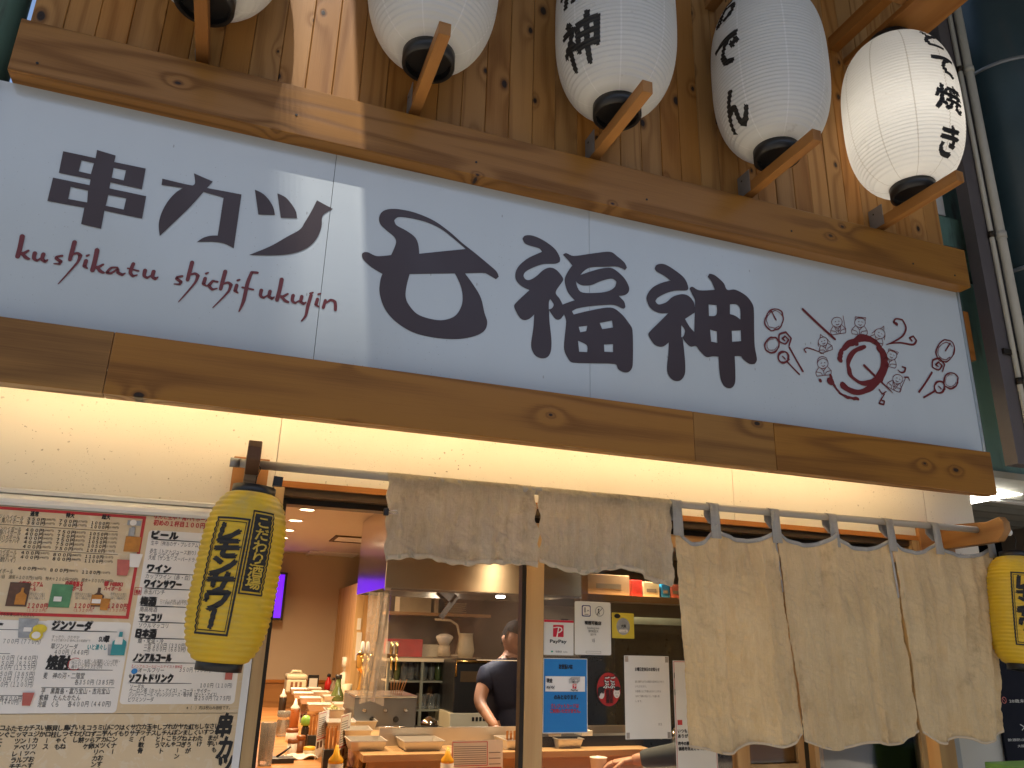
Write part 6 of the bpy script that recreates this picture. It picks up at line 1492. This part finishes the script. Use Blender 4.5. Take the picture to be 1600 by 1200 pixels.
def hand(mb, wrist, palm_dir, up, side=1):
    d = Vector(palm_dir).normalized(); u = (Vector(up) - d * Vector(up).dot(d)).normalized(); r = d.cross(u) * side; w = Vector(wrist)
    v, f = skinned([w - d * .02, w + d * .03, w + d * .065, w + d * .088], [(0, 1), (1, 2), (2, 3)], [(.024, .020), (.034, .016), (.040, .014), (.036, .012)], 2); mb.add(v, f, True)
    for k, (L, off) in enumerate(((.072, -.030), (.082, -.010), (.076, .011), (.060, .030))):
        p = w + d * .080 + r * off; a = d; q = [p]
        for j, (bd, sg) in enumerate(((.25, .42), (.65, .32), (.95, .26))): q.append(q[-1] + (d * math.cos(bd) - u * math.sin(bd)) * L * sg)
        v, f = skinned(q, [(0, 1), (1, 2), (2, 3)], [.0095, .009, .0082, .0068], 2); mb.add(v, f, True)
    q = [w + d * .03 - r * .026, w + d * .055 - r * .05 - u * .01, w + d * .080 - r * .058 - u * .022, w + d * .10 - r * .05 - u * .03]
    v, f = skinned(q, [(0, 1), (1, 2), (2, 3)], [.013, .0115, .0095, .007], 2); mb.add(v, f, True)
def person(label, J, head_yaw, head_pitch, shirt, trousers, sleeve=.5, hdirs=None):
    o = thing('person', label, 'person', (J['pelvis'][0], J['pelvis'][1], .012)); L = Vector(o.location)
    keys = ['pelvis', 'waist', 'chest', 'neck', 'headbase', 'shl', 'ell', 'wrl', 'shr', 'elr', 'wrr', 'hipl', 'knl', 'anl', 'tol', 'hipr', 'knr', 'anr', 'tor']
    V = [Vector(J[k]) - L for k in keys]; ix = {k: i for i, k in enumerate(keys)}
    E = [(ix[a], ix[b]) for a, b in (('pelvis', 'waist'), ('waist', 'chest'), ('chest', 'neck'), ('neck', 'headbase'), ('chest', 'shl'), ('shl', 'ell'), ('ell', 'wrl'), ('chest', 'shr'), ('shr', 'elr'), ('elr', 'wrr'), ('pelvis', 'hipl'), ('hipl', 'knl'), ('knl', 'anl'), ('anl', 'tol'), ('pelvis', 'hipr'), ('hipr', 'knr'), ('knr', 'anr'), ('anr', 'tor'))]
    R_ = {'pelvis': .13, 'waist': .125, 'chest': .13, 'neck': .055, 'headbase': .052, 'shl': .062, 'ell': .042, 'wrl': .027, 'shr': .062, 'elr': .042, 'wrr': .027, 'hipl': .09, 'knl': .058, 'anl': .04, 'tol': .035, 'hipr': .09, 'knr': .058, 'anr': .04, 'tor': .035}
    v, f = skinned(V, E, [R_[k] for k in keys]); mb = MB(); mb.add(v, f, True)
    hc = Vector(J['head']) - L; HM = head_mesh(mb, hc, head_yaw, head_pitch)
    for s_, w_, e_ in ((1, 'wrl', 'ell'), (-1, 'wrr', 'elr')):
        dd = (hdirs or {}).get(w_) or tuple(Vector(J[w_]) - Vector(J[e_])); hand(mb, Vector(J[w_]) - L, dd, (0, 0, 1), s_)
    mb.build('body', skin, o, fix=False)
    hair_mesh(HM).build('hair', hairm, o, fix=False)
    sv = []; se = []; sr = []
    def addp(p, r): sv.append(Vector(p) - L); sr.append(r); return len(sv) - 1
    a = addp(J['pelvis'], .150); b = addp(J['waist'], .148); c = addp(J['chest'], .152); n = addp(Vector(J['chest']).lerp(Vector(J['neck']), .92), .072); se += [(a, b), (b, c), (c, n)]
    for sh, el, wr in (('shl', 'ell', 'wrl'), ('shr', 'elr', 'wrr')):
        s0 = addp(J[sh], .080)
        if sleeve <= 1: e0 = addp(Vector(J[sh]).lerp(Vector(J[el]), sleeve), .066); se += [(c, s0), (s0, e0)]
        else: e0 = addp(J[el], .060); w0 = addp(Vector(J[el]).lerp(Vector(J[wr]), .86), .042); se += [(c, s0), (s0, e0), (e0, w0)]
    v, f = skinned(sv, se, sr); MB().add(v, f, True).build('shirt', shirt, o, fix=False)
    tv_ = []; te = []; tr_ = []
    def addt(p, r): tv_.append(Vector(p) - L); tr_.append(r); return len(tv_) - 1
    a = addt(Vector(J['pelvis']) + Vector((0, 0, .02)), .155)
    for h_, k_2, an in (('hipl', 'knl', 'anl'), ('hipr', 'knr', 'anr')):
        b = addt(J[h_], .108); c = addt(J[k_2], .075); d = addt(J[an], .06); te += [(a, b), (b, c), (c, d)]
    v, f = skinned(tv_, te, tr_); MB().add(v, f, True).build('trousers', trousers, o, fix=False)
    return o
# cook behind the screen
Y0 = 2.62
sh = at(752, 1040, Y0); el = at(741, 1098, Y0 - .10); wr = at(776, 1138, Y0 - .32); hd_ = at(803, 1001, Y0 - .03)
cx = sh.x + .20
J = dict(pelvis=(cx + .02, Y0 + .02, .92), waist=(cx + .02, Y0, 1.12), chest=(cx, Y0 - .02, 1.33), neck=(hd_.x, Y0 - .02, 1.49), headbase=(hd_.x, Y0 - .02, 1.58), head=(hd_.x, Y0 - .04, hd_.z + .01),
         shl=(sh.x + .03, Y0 - .02, sh.z - .06), ell=(el.x + .03, el.y, el.z), wrl=(wr.x, wr.y, wr.z), shr=(cx + .19, Y0 - .02, 1.41), elr=(cx + .26, Y0 - .12, 1.16), wrr=(cx + .10, Y0 - .34, 1.06),
         hipl=(cx - .09, Y0 + .02, .88), knl=(cx - .10, Y0, .48), anl=(cx - .10, Y0 + .03, .10), tol=(cx - .11, Y0 - .12, .045), hipr=(cx + .12, Y0 + .02, .88), knr=(cx + .13, Y0, .48), anr=(cx + .13, Y0 + .03, .10), tor=(cx + .14, Y0 - .12, .045))
pc = person('cook in a navy short-sleeved shirt looking down at the counter', J, .15, .35, navy, black_cloth, .62)
p_ = Vector((cx + .0, Y0 - .185, 1.40)) - pc.location; MB().box(p_.x - .003, p_.x + .003, p_.y - .006, p_.y, p_.z - .16, p_.z).build('shirt_placket', M['steel'], pc)
# customer at the counter, only the forearm in view
wr2 = at(984, 1188, 1.06); el2 = at(1062, 1177, .94)
bx0 = el2.x + .14
wy = wr2.y; by = wy - .55
J = dict(pelvis=(bx0 + .12, by, .78), waist=(bx0 + .12, by + .02, .98), chest=(bx0 + .11, by + .08, 1.18), neck=(bx0 + .10, by + .14, 1.32), headbase=(bx0 + .10, by + .16, 1.40), head=(bx0 + .10, by + .18, 1.49),
         shl=(bx0 - .05, by + .12, 1.25), ell=(el2.x + .03, wy - .12, el2.z), wrl=(wr2.x, wy, wr2.z), shr=(bx0 + .28, by + .10, 1.25), elr=(bx0 + .36, by + .34, 1.02), wrr=(bx0 + .22, wy, .972),
         hipl=(bx0 + .03, by + .02, .76), knl=(bx0 + .0, by + .40, .74), anl=(bx0, by + .40, .32), tol=(bx0, by + .53, .26), hipr=(bx0 + .21, by + .02, .76), knr=(bx0 + .24, by + .40, .74), anr=(bx0 + .24, by + .40, .32), tor=(bx0 + .24, by + .53, .26))
pz = person('seated customer in a grey-blue sleeve reaching a hand towards the pale cup', J, PI, -.2, grey_knit, black_cloth, 2)
st_ = thing('bar_stool', 'round wooden stool under the seated customer', 'stool', (bx0 + .12, by, .012)); MB().lathe([(.16, .58), (.17, .60), (.17, .62), (.15, .63)], 28).build('seat', M['counter_wood'], st_)
for i in range(4): a = PI / 4 + PI / 2 * i; MB().tube([(.17 * math.cos(a), .17 * math.sin(a), 0), (.11 * math.cos(a), .11 * math.sin(a), .58)], .014, 8).build('leg', M['dark_metal'], st_)
bpy.data.scenes.remove(TMP); bpy.data.objects.remove(_to); bpy.data.curves.remove(_tc)
